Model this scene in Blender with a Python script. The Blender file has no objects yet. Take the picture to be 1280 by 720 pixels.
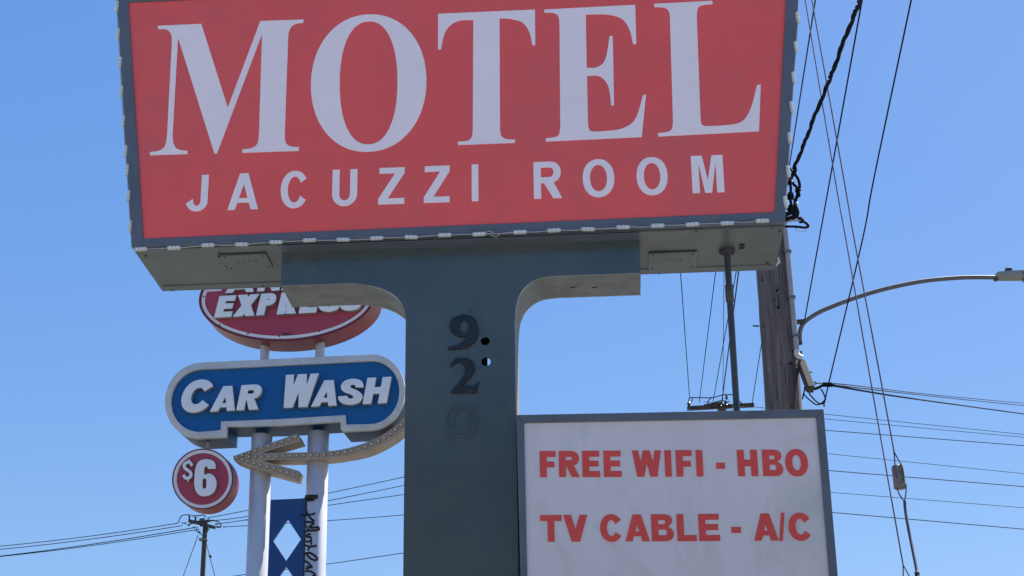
import bpy, bmesh, math, random
from mathutils import Vector, Matrix
from mathutils.geometry import tessellate_polygon
random.seed(7)
R = math.radians
S = bpy.context.scene
C = S.collection

# ------------------------------------------------------------------ camera
FPX, CX, CY = 2200.0, 640.0, 360.0            # focal length in 1280-px units
CAM = Vector((0, 0, 1.6))
HEAD, PITCH, ROLL = R(3.45), R(21.0), R(0.75)
fwd = Vector((-math.sin(HEAD)*math.cos(PITCH), math.cos(HEAD)*math.cos(PITCH), math.sin(PITCH)))
r0 = fwd.cross(Vector((0, 0, 1))).normalized()
u0 = r0.cross(fwd)
UP = (u0*math.cos(ROLL) + r0*math.sin(ROLL)).normalized()
RT = fwd.cross(UP).normalized()
cam = bpy.data.cameras.new('camera')
cam.sensor_width = 36; cam.lens = FPX/1280*36
cam.clip_start = 0.05; cam.clip_end = 6000
co = bpy.data.objects.new('camera', cam); C.objects.link(co)
m = Matrix((RT, UP, -fwd)).transposed().to_4x4(); m.translation = CAM
co.matrix_world = m
S.camera = co

# ------------------------------------------------------------------ light
SUN_EL, SUN_AZ = R(57), R(42)                 # azimuth measured from +Y towards +X
w = bpy.data.worlds.new('World'); S.world = w; w.use_nodes = True
wn = w.node_tree; wn.nodes.clear()
sky = wn.nodes.new('ShaderNodeTexSky'); sky.sky_type = 'NISHITA'; sky.sun_disc = False
sky.sun_elevation = SUN_EL; sky.sun_rotation = SUN_AZ
sky.air_density = 1.0; sky.dust_density = 0.4; sky.ozone_density = 3.0
bg = wn.nodes.new('ShaderNodeBackground'); bg.inputs[1].default_value = 0.15
wo = wn.nodes.new('ShaderNodeOutputWorld')
hs_ = wn.nodes.new('ShaderNodeHueSaturation'); hs_.inputs['Saturation'].default_value = 2.1; hs_.inputs['Hue'].default_value = .516
gm_ = wn.nodes.new('ShaderNodeGamma'); gm_.inputs['Gamma'].default_value = 0.45      # softer contrast between zenith and horizon
wn.links.new(sky.outputs[0], gm_.inputs[0]); wn.links.new(gm_.outputs[0], hs_.inputs['Color']); wn.links.new(hs_.outputs[0], bg.inputs[0]); wn.links.new(bg.outputs[0], wo.inputs[0])
sl = bpy.data.lights.new('sun', 'SUN'); sl.energy = 4.1; sl.angle = R(0.53); sl.color = (1, .95, .87)
so = bpy.data.objects.new('sun', sl); C.objects.link(so)
sd = Vector((math.sin(SUN_AZ)*math.cos(SUN_EL), math.cos(SUN_AZ)*math.cos(SUN_EL), math.sin(SUN_EL)))
so.rotation_euler = sd.to_track_quat('Z', 'Y').to_euler(); so.location = (20, 20, 60)
vs = S.view_settings
vs.view_transform = 'Standard'; vs.look = 'None'; vs.exposure = 1.40; vs.gamma = 1
vs.use_curve_mapping = False

# ------------------------------------------------------------------ projection helpers
def ray(px, py):
    return (fwd*FPX + RT*(px-CX) - UP*(py-CY)).normalized()
def at(px, py, Y):                            # point of the photograph that lies Y metres ahead
    d = ray(px, py); return CAM + d*(Y/d.y)
def atz(px, py, z):
    d = ray(px, py); return CAM + d*((z-CAM.z)/d.z)
def mpp(px, py, Y):                           # metres per pixel there
    return (at(px+1, py, Y)-at(px, py, Y)).length
class Plane:
    """upright plane through (x,y) turned by yaw; local u right, v up, w towards the back"""
    def __init__(s, x, y, yaw=0.0):
        s.o = Vector((x, y, 0)); s.x = Vector((math.cos(yaw), math.sin(yaw), 0))
        s.n = Vector((-math.sin(yaw), math.cos(yaw), 0))
    def P(s, u, v, w=0.0): return s.o + s.x*u + Vector((0, 0, v)) + s.n*w
    def uv(s, px, py, w=0.0):
        d = ray(px, py); o = s.o + s.n*w
        t = (o-CAM).dot(s.n)/d.dot(s.n); q = CAM + d*t - s.o
        return (q.dot(s.x), q.z)
    def Q(s, px, py, w=0.0):
        a = s.uv(px, py, w); return s.P(a[0], a[1], w)

# ------------------------------------------------------------------ materials
def mat(name, col, rough=0.5, metal=0.0, var=0.08, scale=3.0, bump=0.0, bscale=60.0, spec=0.5, stretch=None, coat=0.0,
        stain=None, stain_amt=0.0, stain_scale=1.5, stain_lo=.5, stain_hi=.72):
    M = bpy.data.materials.new(name); M.use_nodes = True
    nt = M.node_tree; b = nt.nodes['Principled BSDF']
    b.inputs['Roughness'].default_value = rough; b.inputs['Metallic'].default_value = metal
    b.inputs['Specular IOR Level'].default_value = spec; b.inputs['Coat Weight'].default_value = coat
    b.inputs['Coat Roughness'].default_value = 0.12
    tc = nt.nodes.new('ShaderNodeTexCoord'); mp = nt.nodes.new('ShaderNodeMapping')
    nt.links.new(tc.outputs['Object'], mp.inputs[0])
    if stretch: mp.inputs['Scale'].default_value = stretch
    n = nt.nodes.new('ShaderNodeTexNoise'); n.inputs['Scale'].default_value = scale; n.inputs['Detail'].default_value = 6
    n.inputs['Roughness'].default_value = 0.62
    nt.links.new(mp.outputs[0], n.inputs['Vector'])
    cr = nt.nodes.new('ShaderNodeValToRGB')
    lo = [c*(1-var) for c in col[:3]]+[1]; hi = [min(1, c*(1+var)) for c in col[:3]]+[1]
    cr.color_ramp.elements[0].color = lo; cr.color_ramp.elements[1].color = hi
    cr.color_ramp.elements[0].position = .3; cr.color_ramp.elements[1].position = .7
    nt.links.new(n.outputs['Fac'], cr.inputs[0])
    out = cr.outputs[0]
    if stain:
        n2 = nt.nodes.new('ShaderNodeTexNoise'); n2.inputs['Scale'].default_value = stain_scale
        n2.inputs['Detail'].default_value = 9; n2.inputs['Roughness'].default_value = .68; n2.inputs['Distortion'].default_value = 1.1
        nt.links.new(mp.outputs[0], n2.inputs['Vector'])
        c2 = nt.nodes.new('ShaderNodeValToRGB'); c2.color_ramp.elements[0].position = stain_lo; c2.color_ramp.elements[1].position = stain_hi
        c2.color_ramp.elements[0].color = (0, 0, 0, 1); c2.color_ramp.elements[1].color = (stain_amt,)*3+(1,)
        nt.links.new(n2.outputs['Fac'], c2.inputs[0])
        mx = nt.nodes.new('ShaderNodeMix'); mx.data_type = 'RGBA'
        nt.links.new(c2.outputs[0], mx.inputs['Factor']); nt.links.new(out, mx.inputs['A'])
        mx.inputs['B'].default_value = tuple(stain)+(1,)
        out = mx.outputs['Result']
    nt.links.new(out, b.inputs['Base Color'])
    # uneven gloss
    rr = nt.nodes.new('ShaderNodeMapRange'); rr.inputs['To Min'].default_value = max(.02, rough*.85); rr.inputs['To Max'].default_value = min(1, rough*1.2)
    nt.links.new(n.outputs['Fac'], rr.inputs['Value']); nt.links.new(rr.outputs[0], b.inputs['Roughness'])
    if bump:
        n3 = nt.nodes.new('ShaderNodeTexNoise'); n3.inputs['Scale'].default_value = bscale; n3.inputs['Detail'].default_value = 5
        nt.links.new(mp.outputs[0], n3.inputs['Vector'])
        bp = nt.nodes.new('ShaderNodeBump'); bp.inputs['Strength'].default_value = bump; bp.inputs['Distance'].default_value = .01
        nt.links.new(n3.outputs['Fac'], bp.inputs['Height']); nt.links.new(bp.outputs[0], b.inputs['Normal'])
    return M

M = dict(
 socket = mat('rusty_bulb_socket', (.20, .155, .115), .6, var=.3, scale=30),
 guy = mat('guy_strand_steel', (.085, .075, .10), .5, metal=.3, var=.1),
 red_panel = mat('red_acrylic_panel', (.78, .105, .098), .42, var=.05, scale=1.3, bump=.03, bscale=900, stain=(.58, .12, .12), stain_amt=.7, stain_scale=1.2, stain_lo=.45, stain_hi=.7),
 vinyl = mat('white_vinyl', (.84, .76, .82), .45, var=.03, stain=(.72, .66, .72), stain_amt=.25),
 slate = mat('slate_frame_paint', (.10, .12, .155), .38, var=.12, scale=5, bump=.06, bscale=180),
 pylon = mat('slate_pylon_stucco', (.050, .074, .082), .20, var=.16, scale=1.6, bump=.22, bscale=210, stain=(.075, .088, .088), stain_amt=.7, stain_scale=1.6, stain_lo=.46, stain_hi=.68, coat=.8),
 under = mat('grey_beige_sheet_metal', (.118, .142, .142), .3, var=.07, scale=4, bump=.03, bscale=30, stain=(.080, .080, .066), stain_amt=.7, stain_scale=2.5),
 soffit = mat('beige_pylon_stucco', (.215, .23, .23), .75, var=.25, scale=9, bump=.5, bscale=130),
 digit = mat('dark_numeral', (.010, .016, .024), .4, var=.2),
 hole = mat('dark_opening', (.006, .007, .009), .8),
 white_panel = mat('white_acrylic_panel', (.60, .59, .64), .40, var=.03, scale=.9, stain=(.40, .41, .42), stain_amt=.55, stain_scale=1.7, stain_lo=.47, stain_hi=.66, stretch=(1, 1, .6)),
 red_vinyl = mat('red_vinyl', (.62, .07, .06), .42, var=.08),
 led = mat('led_module_plastic', (.52, .56, .54), .35, var=.1, scale=20),
 led_lens = mat('led_lens_plastic', (.75, .78, .78), .15),
 wire_grey = mat('grey_wire_jacket', (.32, .33, .34), .5),
 wire_black = mat('black_wire_jacket', (.010, .011, .016), .85, spec=.12),
 steel_dark = mat('dark_painted_pipe', (.04, .045, .055), .45, var=.25, scale=12),
 screw = mat('rusty_screw', (.05, .045, .04), .6),
 lip = mat('bare_bright_metal', (.62, .60, .54), .35, var=.2),
 blue = mat('blue_sign_paint', (.004, .105, .31), .33, spec=.35, var=.05, scale=2),
 blue_dark = mat('blue_cabinet_paint', (.014, .060, .14), .45, spec=.2, var=.12, scale=2.5, stain=(.03, .055, .08), stain_amt=.6, stain_scale=.9),
 trim = mat('pale_grey_trim', (.57, .57, .55), .4, var=.08, stain=(.33, .33, .3), stain_amt=.5, stain_scale=2.2),
 letter = mat('white_channel_letter', (.80, .82, .84), .4, var=.04),
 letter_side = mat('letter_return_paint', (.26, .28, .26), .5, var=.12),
 maroon = mat('maroon_face_paint', (.40, .046, .080), .38, var=.06, scale=2),
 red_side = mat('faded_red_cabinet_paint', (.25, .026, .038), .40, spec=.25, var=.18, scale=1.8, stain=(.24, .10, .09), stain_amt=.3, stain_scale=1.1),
 rimred = mat('deep_red_rim', (.16, .008, .024), .4),
 ringwhite = mat('white_ring_paint', (.76, .72, .72), .45, var=.05),
 navy = mat('navy_panel_paint', (.006, .055, .20), .4, var=.06, scale=2),
 pole = mat('silver_pole_paint', (.57, .57, .60), .40, metal=.25, var=.09, scale=2, stain=(.33, .33, .35), stain_amt=.4, stain_scale=1.6, stretch=(1, 1, .25)),
 arrow = mat('tan_arrow_paint', (.36, .29, .22), .5, var=.1, scale=4, stain=(.22, .16, .11), stain_amt=.4, stain_scale=2.6),
 bulb = mat('frosted_bulb', (.50, .44, .35), .22),
 graffiti = mat('black_spray_paint', (.006, .006, .010), .6),
 wood2 = mat('weathered_crossarm_wood', (.065, .056, .046), .9, var=.35, scale=12, stretch=(1, 1, .3)),
 galv = mat('galvanised_steel', (.17, .175, .18), .45, metal=.5, var=.2, scale=14),
 arm = mat('weathered_grey_arm_paint', (.12, .12, .115), .5, var=.2, scale=8),
 lamp = mat('grey_green_lamp_housing', (.26, .28, .25), .5, var=.1, scale=10),
 lens = mat('lamp_lens', (.10, .11, .10), .2),
 pvc = mat('grey_plastic_conduit', (.33, .34, .35), .5, var=.15, scale=6),
 pvc_white = mat('pale_plastic_elbow', (.62, .62, .58), .5),
 porcelain = mat('brown_porcelain', (.028, .022, .022), .3),
 guyins = mat('grey_porcelain_insulator', (.20, .20, .17), .35, var=.25, scale=22),
 asphalt = mat('asphalt', (.10, .10, .095), .9, var=.25, scale=1.2, bump=.4, bscale=160),
 concrete = mat('concrete_pavement', (.42, .41, .385), .85, var=.1, scale=2.5, bump=.25, bscale=90),
 ground = mat('dry_ground', (.22, .20, .16), .95, var=.2, scale=.05),
 wall = mat('added_block_wall', (.035, .032, .030), .9, var=.12, scale=1),
 paint_line = mat('white_road_paint', (.7, .7, .68), .7, var=.1, scale=6),
)
def wood_mat():
    Mm = bpy.data.materials.new('weathered_pole_wood'); Mm.use_nodes = True
    nt = Mm.node_tree; b = nt.nodes['Principled BSDF']; b.inputs['Roughness'].default_value = .9
    tc = nt.nodes.new('ShaderNodeTexCoord')
    def noise(sc, st, det=8, rough=.6, dist=0):
        mp = nt.nodes.new('ShaderNodeMapping'); mp.inputs['Scale'].default_value = st
        nt.links.new(tc.outputs['Object'], mp.inputs[0])
        n = nt.nodes.new('ShaderNodeTexNoise'); n.inputs['Scale'].default_value = sc; n.inputs['Detail'].default_value = det
        n.inputs['Roughness'].default_value = rough; n.inputs['Distortion'].default_value = dist
        nt.links.new(mp.outputs[0], n.inputs['Vector']); return n
    a = noise(26, (1, 1, .05), dist=.4); bb = noise(2.2, (1, 1, .35)); c = noise(60, (1, 1, .018), 3)
    r1 = nt.nodes.new('ShaderNodeValToRGB'); e = r1.color_ramp.elements
    e[0].position = .34; e[0].color = (.072, .066, .066, 1); e[1].position = .66; e[1].color = (.195, .180, .175, 1)
    nt.links.new(a.outputs['Fac'], r1.inputs[0])
    r2 = nt.nodes.new('ShaderNodeValToRGB'); e = r2.color_ramp.elements
    e[0].position = .3; e[0].color = (.78, .78, .82, 1); e[1].position = .7; e[1].color = (1.1, 1.04, .98, 1)
    nt.links.new(bb.outputs['Fac'], r2.inputs[0])
    mx = nt.nodes.new('ShaderNodeMix'); mx.data_type = 'RGBA'; mx.blend_type = 'MULTIPLY'; mx.inputs['Factor'].default_value = 1
    nt.links.new(r1.outputs[0], mx.inputs['A']); nt.links.new(r2.outputs[0], mx.inputs['B'])
    r3 = nt.nodes.new('ShaderNodeValToRGB'); e = r3.color_ramp.elements      # long checks in the wood
    e[0].position = .33; e[0].color = (.12, .12, .12, 1); e[1].position = .39; e[1].color = (1, 1, 1, 1)
    nt.links.new(c.outputs['Fac'], r3.inputs[0])
    m2 = nt.nodes.new('ShaderNodeMix'); m2.data_type = 'RGBA'; m2.blend_type = 'MULTIPLY'; m2.inputs['Factor'].default_value = 1
    nt.links.new(mx.outputs['Result'], m2.inputs['A']); nt.links.new(r3.outputs[0], m2.inputs['B'])
    nt.links.new(m2.outputs['Result'], b.inputs['Base Color'])
    bp = nt.nodes.new('ShaderNodeBump'); bp.inputs['Strength'].default_value = .8; bp.inputs['Distance'].default_value = .01
    nt.links.new(a.outputs['Fac'], bp.inputs['Height']); nt.links.new(bp.outputs[0], b.inputs['Normal'])
    return Mm
M['wood'] = wood_mat()

# ------------------------------------------------------------------ object helpers
def tag(o, label=None, cat=None, group=None, kind=None):
    if label: o['label'] = label
    if cat: o['category'] = cat
    if group: o['group'] = group
    if kind: o['kind'] = kind
    return o
def thing(name, loc, label, cat, group=None):
    o = bpy.data.objects.new(name, None); o.empty_display_size = .2
    C.objects.link(o); o.location = loc
    o['wl'] = list(loc)
    return tag(o, label, cat, group)
def wloc(o):
    v = Vector((0, 0, 0))
    while o is not None:
        v = v + o.location; o = o.parent
    return v
def obj(name, bm, material, parent=None, smooth=None, loc=None):
    """link a bmesh given in world coordinates as one object; origin = the parent's origin (or loc)"""
    base = wloc(parent) if parent is not None else Vector((0, 0, 0))
    org = Vector(loc) if loc is not None else base
    me = bpy.data.meshes.new(name)
    bmesh.ops.translate(bm, verts=bm.verts, vec=-org)
    bm.normal_update(); bm.to_mesh(me); bm.free()
    mats = material if isinstance(material, (list, tuple)) else [material]
    for q in mats: me.materials.append(q)
    if smooth is not None:
        for p in me.polygons: p.use_smooth = True
        me.set_sharp_from_angle(angle=R(smooth))
    o = bpy.data.objects.new(name, me); C.objects.link(o)
    if parent is not None: o.parent = parent
    o.location = org - base
    return o
def prism(bm, loops, P, w0, w1, bevel=0.0, side_mat=0):
    """fill loops (outer, holes...) given in (u,v), extruded from w0 (front) to w1 (back) with P(u,v,w)"""
    def area(l): return sum(l[i][0]*l[(i+1) % len(l)][1]-l[(i+1) % len(l)][0]*l[i][1] for i in range(len(l)))
    L = []
    for i, l in enumerate(loops):
        c = []
        for p in l:
            if not c or abs(p[0]-c[-1][0])+abs(p[1]-c[-1][1]) > 1e-6: c.append(p)
        if abs(c[0][0]-c[-1][0])+abs(c[0][1]-c[-1][1]) < 1e-6: c.pop()
        a = area(c)
        if (i == 0) != (a > 0): c.reverse()
        L.append(c)
    tris = tessellate_polygon([[Vector((p[0], p[1], 0)) for p in l] for l in L])
    flat = [p for l in L for p in l]
    f = [bm.verts.new(P(p[0], p[1], w0)) for p in flat]
    k = [bm.verts.new(P(p[0], p[1], w1)) for p in flat]
    for t in tris:
        a, b, c = t
        pa, pb, pc = flat[a], flat[b], flat[c]
        if (pb[0]-pa[0])*(pc[1]-pa[1])-(pc[0]-pa[0])*(pb[1]-pa[1]) < 0: b, c = c, b
        try:
            bm.faces.new((f[a], f[b], f[c])); bm.faces.new((k[c], k[b], k[a]))
        except ValueError: pass
    i0 = 0; front = []
    for l in L:
        n = len(l)
        for i in range(n):
            a, b = i0+i, i0+(i+1) % n
            try:
                q = bm.faces.new((f[b], f[a], k[a], k[b])); q.material_index = side_mat
            except ValueError: pass
            e = bm.edges.get((f[a], f[b]))
            if e: front.append(e)
        i0 += n
    if bevel:
        try: bmesh.ops.bevel(bm, geom=front, offset=bevel, segments=2, profile=.5, affect='EDGES', clamp_overlap=True)
        except Exception: pass
def box(bm, a, b, P=None):
    P = P or (lambda x, y, z: Vector((x, y, z)))
    v = [bm.verts.new(P(x, y, z)) for x in (a[0], b[0]) for y in (a[1], b[1]) for z in (a[2], b[2])]
    for q in ((0, 1, 3, 2), (4, 6, 7, 5), (0, 4, 5, 1), (2, 3, 7, 6), (0, 2, 6, 4), (1, 5, 7, 3)):
        bm.faces.new([v[i] for i in q])
    bmesh.ops.recalc_face_normals(bm, faces=bm.faces)
def catmull(pts, n=6, closed=False):
    pts = [Vector(p) for p in pts]
    if len(pts) < 3 and not closed: return pts
    out = []; N = len(pts)
    rng = range(N if closed else N-1)
    for i in rng:
        g = (lambda j: pts[j % N]) if closed else (lambda j: pts[max(0, min(N-1, j))])
        p0, p1, p2, p3 = g(i-1), g(i), g(i+1), g(i+2)
        for k in range(n):
            t = k/n
            out.append(.5*((2*p1)+(p2-p0)*t+(2*p0-5*p1+4*p2-p3)*t*t+(3*p1-p0-3*p2+p3)*t**3))
    if not closed: out.append(pts[-1])
    return out
def tube(bm, pts, r, n=8, cap=True):
    pts = [Vector(p) for p in pts]
    rs = r if isinstance(r, (list, tuple)) else [r]*len(pts)
    t = (pts[1]-pts[0]).normalized()
    a = t.orthogonal().normalized(); rings = []
    for i, p in enumerate(pts):
        tt = (pts[min(i+1, len(pts)-1)]-pts[max(i-1, 0)])
        if tt.length < 1e-9: tt = t
        t = tt.normalized()
        a = (a - t*a.dot(t)).normalized(); b = t.cross(a)
        rings.append([bm.verts.new(p+(a*math.cos(2*math.pi*k/n)+b*math.sin(2*math.pi*k/n))*rs[i]) for k in range(n)])
    for i in range(len(rings)-1):
        for k in range(n):
            bm.faces.new((rings[i][k], rings[i][(k+1) % n], rings[i+1][(k+1) % n], rings[i+1][k]))
    if cap:
        bm.faces.new(list(reversed(rings[0]))); bm.faces.new(rings[-1])
def lathe(bm, base, axis, prof, n=16):
    """profile [(distance along the axis, radius)]"""
    axis = Vector(axis).normalized(); a = axis.orthogonal().normalized(); b = axis.cross(a); rings = []
    for d, r in prof:
        rings.append([bm.verts.new(base+axis*d+(a*math.cos(2*math.pi*k/n)+b*math.sin(2*math.pi*k/n))*r) for k in range(n)])
    for i in range(len(rings)-1):
        for k in range(n):
            bm.faces.new((rings[i][k], rings[i][(k+1) % n], rings[i+1][(k+1) % n], rings[i+1][k]))
    bm.faces.new(list(reversed(rings[0]))); bm.faces.new(rings[-1])
def ell(cx, cy, rx, ry, n=64, p=2.0, tilt=0.0):
    o = []
    for i in range(n):
        t = 2*math.pi*i/n; c, s = math.cos(t), math.sin(t)
        x = math.copysign(abs(c)**(2/p), c)*rx; y = math.copysign(abs(s)**(2/p), s)*ry
        o.append((cx+x*math.cos(tilt)-y*math.sin(tilt), cy+x*math.sin(tilt)+y*math.cos(tilt)))
    return o
def path(items, f=lambda p: p):
    """points; a nested list is a run passed through smoothly"""
    out = []
    for it in items:
        if isinstance(it, list):
            run = [out[-1]]+[f(p) for p in it]
            out += [(q[0], q[1]) for q in catmull([Vector((p[0], p[1], 0)) for p in run], 6)[1:]]
        else: out.append(f(it))
    return out

# ------------------------------------------------------------------ sans glyphs, cap height 1, width w, stroke t
def arc(cx, cy, rx, ry, a0, a1, n=14, p=2.0):
    o = []
    for i in range(n+1):
        t = R(a0+(a1-a0)*i/n); c, s = math.cos(t), math.sin(t)
        o.append((cx+math.copysign(abs(c)**(2/p), c)*rx, cy+math.copysign(abs(s)**(2/p), s)*ry))
    return o
def stroke(pts, t, n=7):
    p = catmull([Vector((a, b, 0)) for a, b in pts], n); Lf, Rt = [], []
    for i, q in enumerate(p):
        d = (p[min(i+1, len(p)-1)]-p[max(0, i-1)]).normalized(); nn = Vector((-d.y, d.x, 0))*t/2
        Lf.append(((q+nn).x, (q+nn).y)); Rt.append(((q-nn).x, (q-nn).y))
    return Lf+Rt[::-1]
def glyph(ch, w, t):
    h = t*(.88 if t < .3 else .72); k = t*1.14; a = t*.60
    if ch == 'I': return [[(0, 0), (w, 0), (w, 1), (0, 1)]]
    if ch == 'L': return [[(0, 0), (w, 0), (w, h), (t, h), (t, 1), (0, 1)]]
    if ch == 'T': c = w/2; return [[(c-t/2, 0), (c+t/2, 0), (c+t/2, 1-h), (w, 1-h), (w, 1), (0, 1), (0, 1-h), (c-t/2, 1-h)]]
    if ch == 'F': return [[(0, 0), (t, 0), (t, .5-h*.55), (w*.92, .5-h*.55), (w*.92, .5+h*.42), (t, .5+h*.42), (t, 1-h), (w, 1-h), (w, 1), (0, 1)]]
    if ch == 'E': return [[(0, 0), (w, 0), (w, h), (t, h), (t, .51-h/2), (w*.93, .51-h/2), (w*.93, .51+h/2), (t, .51+h/2), (t, 1-h), (w*.98, 1-h), (w*.98, 1), (0, 1)]]
    if ch == 'H': return [[(0, 0), (t, 0), (t, .5-h*.55), (w-t, .5-h*.55), (w-t, 0), (w, 0), (w, 1), (w-t, 1), (w-t, .5+h*.55), (t, .5+h*.55), (t, 1), (0, 1)]]
    if ch == '-': return [[(0, .29), (w, .29), (w, .29+h), (0, .29+h)]]
    if ch == '/': return [[(0, -.01), (w*.5, -.01), (w, 1.02), (w*.5, 1.02)]]
    if ch == 'A':
        k = t*1.06; c0 = .19 if t < .28 else .15; c1 = c0+h*.8; sl = w/2-a
        x = lambda y: k+y*sl
        ya = (w/2-k)/sl
        return [[(0, 0), (k, 0), (x(c0), c0), (w-x(c0), c0), (w-k, 0), (w, 0), (w/2+a, 1), (w/2-a, 1)],
                [(x(c1), c1), (w-x(c1), c1), (w/2, ya)]]
    if ch == 'V':
        ya = 1-(w/2-k)/(w/2-a)
        return [[(0, 1), (k, 1), (w/2, ya), (w-k, 1), (w, 1), (w/2+a, 0), (w/2-a, 0)]]
    if ch == 'W':
        k = t*.92; a = t*.50; x1 = w*.275
        def inter(p, q, r, s):
            d1 = (q[0]-p[0], q[1]-p[1]); d2 = (s[0]-r[0], s[1]-r[1]); den = d1[0]*d2[1]-d1[1]*d2[0]
            tt = ((r[0]-p[0])*d2[1]-(r[1]-p[1])*d2[0])/den; return (p[0]+d1[0]*tt, p[1]+d1[1]*tt)
        b1 = inter((k, 1), (k+x1-a, 0), (w/2-a, 1), (x1+a-k, 0))
        m_ = inter((w/2-a+k, 1), (x1+a, 0), (w/2, 0), (w/2, 1))
        return [[(0, 1), (k, 1), b1, (w/2-a, 1), (w/2+a, 1), (w-b1[0], b1[1]), (w-k, 1), (w, 1), (w-x1+a, 0), (w-x1-a, 0), m_, (x1+a, 0), (x1-a, 0)]]
    if ch == 'M': return [[(0, 0), (0, 1), (t*1.5, 1), (w/2, .34), (w-t*1.5, 1), (w, 1), (w, 0), (w-t, 0), (w-t, .80), (w/2+t*.47, 0), (w/2-t*.47, 0), (t, .80), (t, 0)]]
    if ch == 'N': return [[(0, 0), (0, 1), (t*1.05, 1), (w-t, .40), (w-t, 1), (w, 1), (w, 0), (w-t*1.05, 0), (t, .60), (t, 0)]]
    if ch == 'X':
        k = t*1.2; y = (w-2*k)/(2*(w-k))
        return [[(0, 0), (k, 0), (w/2, y), (w-k, 0), (w, 0), ((w+k)/2, .5), (w, 1), (w-k, 1), (w/2, 1-y), (k, 1), (0, 1), ((w-k)/2, .5)]]
    if ch == 'Z':
        d = t*1.32
        return [[(0, 0), (w, 0), (w, h), (d, h), (w, 1-h*.98), (w, 1), (.03*w, 1), (.03*w, 1-h), (w-d, 1-h), (0, h*.98)]]
    if ch == 'U':
        r = w/2
        return [[(0, 1)]+arc(r, r*1.02, r, r*1.04, 180, 360, 18)+[(w, 1), (w-t, 1)]+arc(r, r*1.02, r-t, r*1.04-h, 360, 180, 16)+[(t, 1)]]
    if ch == 'J':
        r = w/2
        return [[(w, 1)]+arc(r, r*.98, r, r, 360, 188, 16)+[(t*.95, .345)]+arc(r, r*.98, r-t, r-h, 182, 360, 14)+[(w-t, 1)]]
    if ch == 'O': return [ell(w/2, .5, w/2, .515, 56, 2.15), ell(w/2, .5, w/2-t, .515-h, 44, 2.1)]
    if ch == 'C':
        o = arc(w/2, .5, w/2, .515, 33, 326, 36, 2.1)
        i = arc(w/2, .5, w/2-t, .515-h, 330, 30, 30, 2.05)
        return [o+i]
    if ch in 'PR':
        yb = .44 if ch == 'P' else .42; yc = (1+yb)/2; ry = (1-yb)/2; rx = min(w*.42, .34); xx = w*.97-rx
        body = [(0, 0), (t, 0)]
        if ch == 'P': body += [(t, yb)]+arc(xx, yc, rx, ry, -90, 90, 14, 2.2)+[(0, 1)]
        else: body += [(t, yb-.0)]+[(w*.36, yb), (w-t*1.22, 0), (w, 0), (w*.70, yb+.03)]+arc(xx, yc, rx, ry, -68, 90, 14, 2.2)+[(0, 1)]
        hole = [(t, yb+h)]+arc(xx, yc, max(rx-t, .02), ry-h, -90, 90, 12, 2.2)+[(t, 1-h)]
        return [body, hole]
    if ch == 'B':
        ym = .53
        def bowl(y0, y1, xr):
            ry = (y1-y0)/2; rx = min(.30, w*.4); return xr-rx, (y0+y1)/2, rx, ry
        x1, y1, rx1, ry1 = bowl(0, ym, w); x2, y2, rx2, ry2 = bowl(ym, 1, w*.95)
        o = [(0, 0)]+arc(x1, y1, rx1, ry1, -90, 68, 12, 2.2)+arc(x2, y2, rx2, ry2, -66, 90, 12, 2.2)+[(0, 1)]
        g = h*.44
        return [o, [(t, h)]+arc(x1, (h+ym-g)/2, max(rx1-t, .02), (ym-g-h)/2, -90, 90, 10, 2.1)+[(t, ym-g)],
                [(t, ym+g)]+arc(x2, (ym+g+1-h)/2, max(rx2-t, .02), (1-h-ym-g)/2, -90, 90, 10, 2.1)+[(t, 1-h)]]
    if ch == 'S':                             # heavy italic S, already slanted
        q = [(665, 292), (600, 288), [(597, 270), (576, 263), (561, 274), (572, 292), (612, 312), (650, 345), (656, 385), (625, 420), (560, 433), (500, 416), (472, 385), (468, 357)], (540, 354),
             [(547, 372), (565, 380), (585, 369), (575, 352), (530, 330), (496, 305), (489, 265), (520, 226), (580, 213), (640, 230), (663, 268)]]
        return [[(a-.17*b, b) for a, b in path(q, lambda p: ((p[0]-468)/197*(w+.17), (432-p[1])/219))]]
    raise ValueError(ch)

def letters(plane, parent, spec, base, top, t, w0, w1, mats, shear=0.0, bevel=0.0, name='letter', rot_base=True):
    """spec: [(char, left px, right px)] along the baseline; base/top: two (px,py) points each"""
    def line(l, x): (xa, ya), (xb, yb) = l; return ya+(yb-ya)*(x-xa)/(xb-xa)
    for it in spec:
        ch, xa, xb = it[:3]
        bs = it[3] if len(it) > 3 else base; tp = it[4] if len(it) > 4 else top
        tt = it[5] if len(it) > 5 else t
        a = Vector(plane.uv(xa, line(bs, xa), w0)); b = Vector(plane.uv(xb, line(bs, xb), w0))
        mx = (xa+xb)/2
        H = plane.uv(mx, line(tp, mx), w0)[1]-plane.uv(mx, line(bs, mx), w0)[1]
        xv = b-a; W = xv.length/H; xn = xv.normalized() if xv.length > 0 else Vector((1, 0))
        yn = Vector((shear, 1.0))
        bm = bmesh.new()
        lo = [[tuple(a+xn*(p[0]*H)+yn*(p[1]*H)) for p in l] for l in glyph(ch, W, tt if ch != 'I' else W)]
        prism(bm, lo, plane.P, w0, w1, bevel, side_mat=1 if len(mats) > 1 else 0)
        obj(name, bm, mats, parent, smooth=32)

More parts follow.
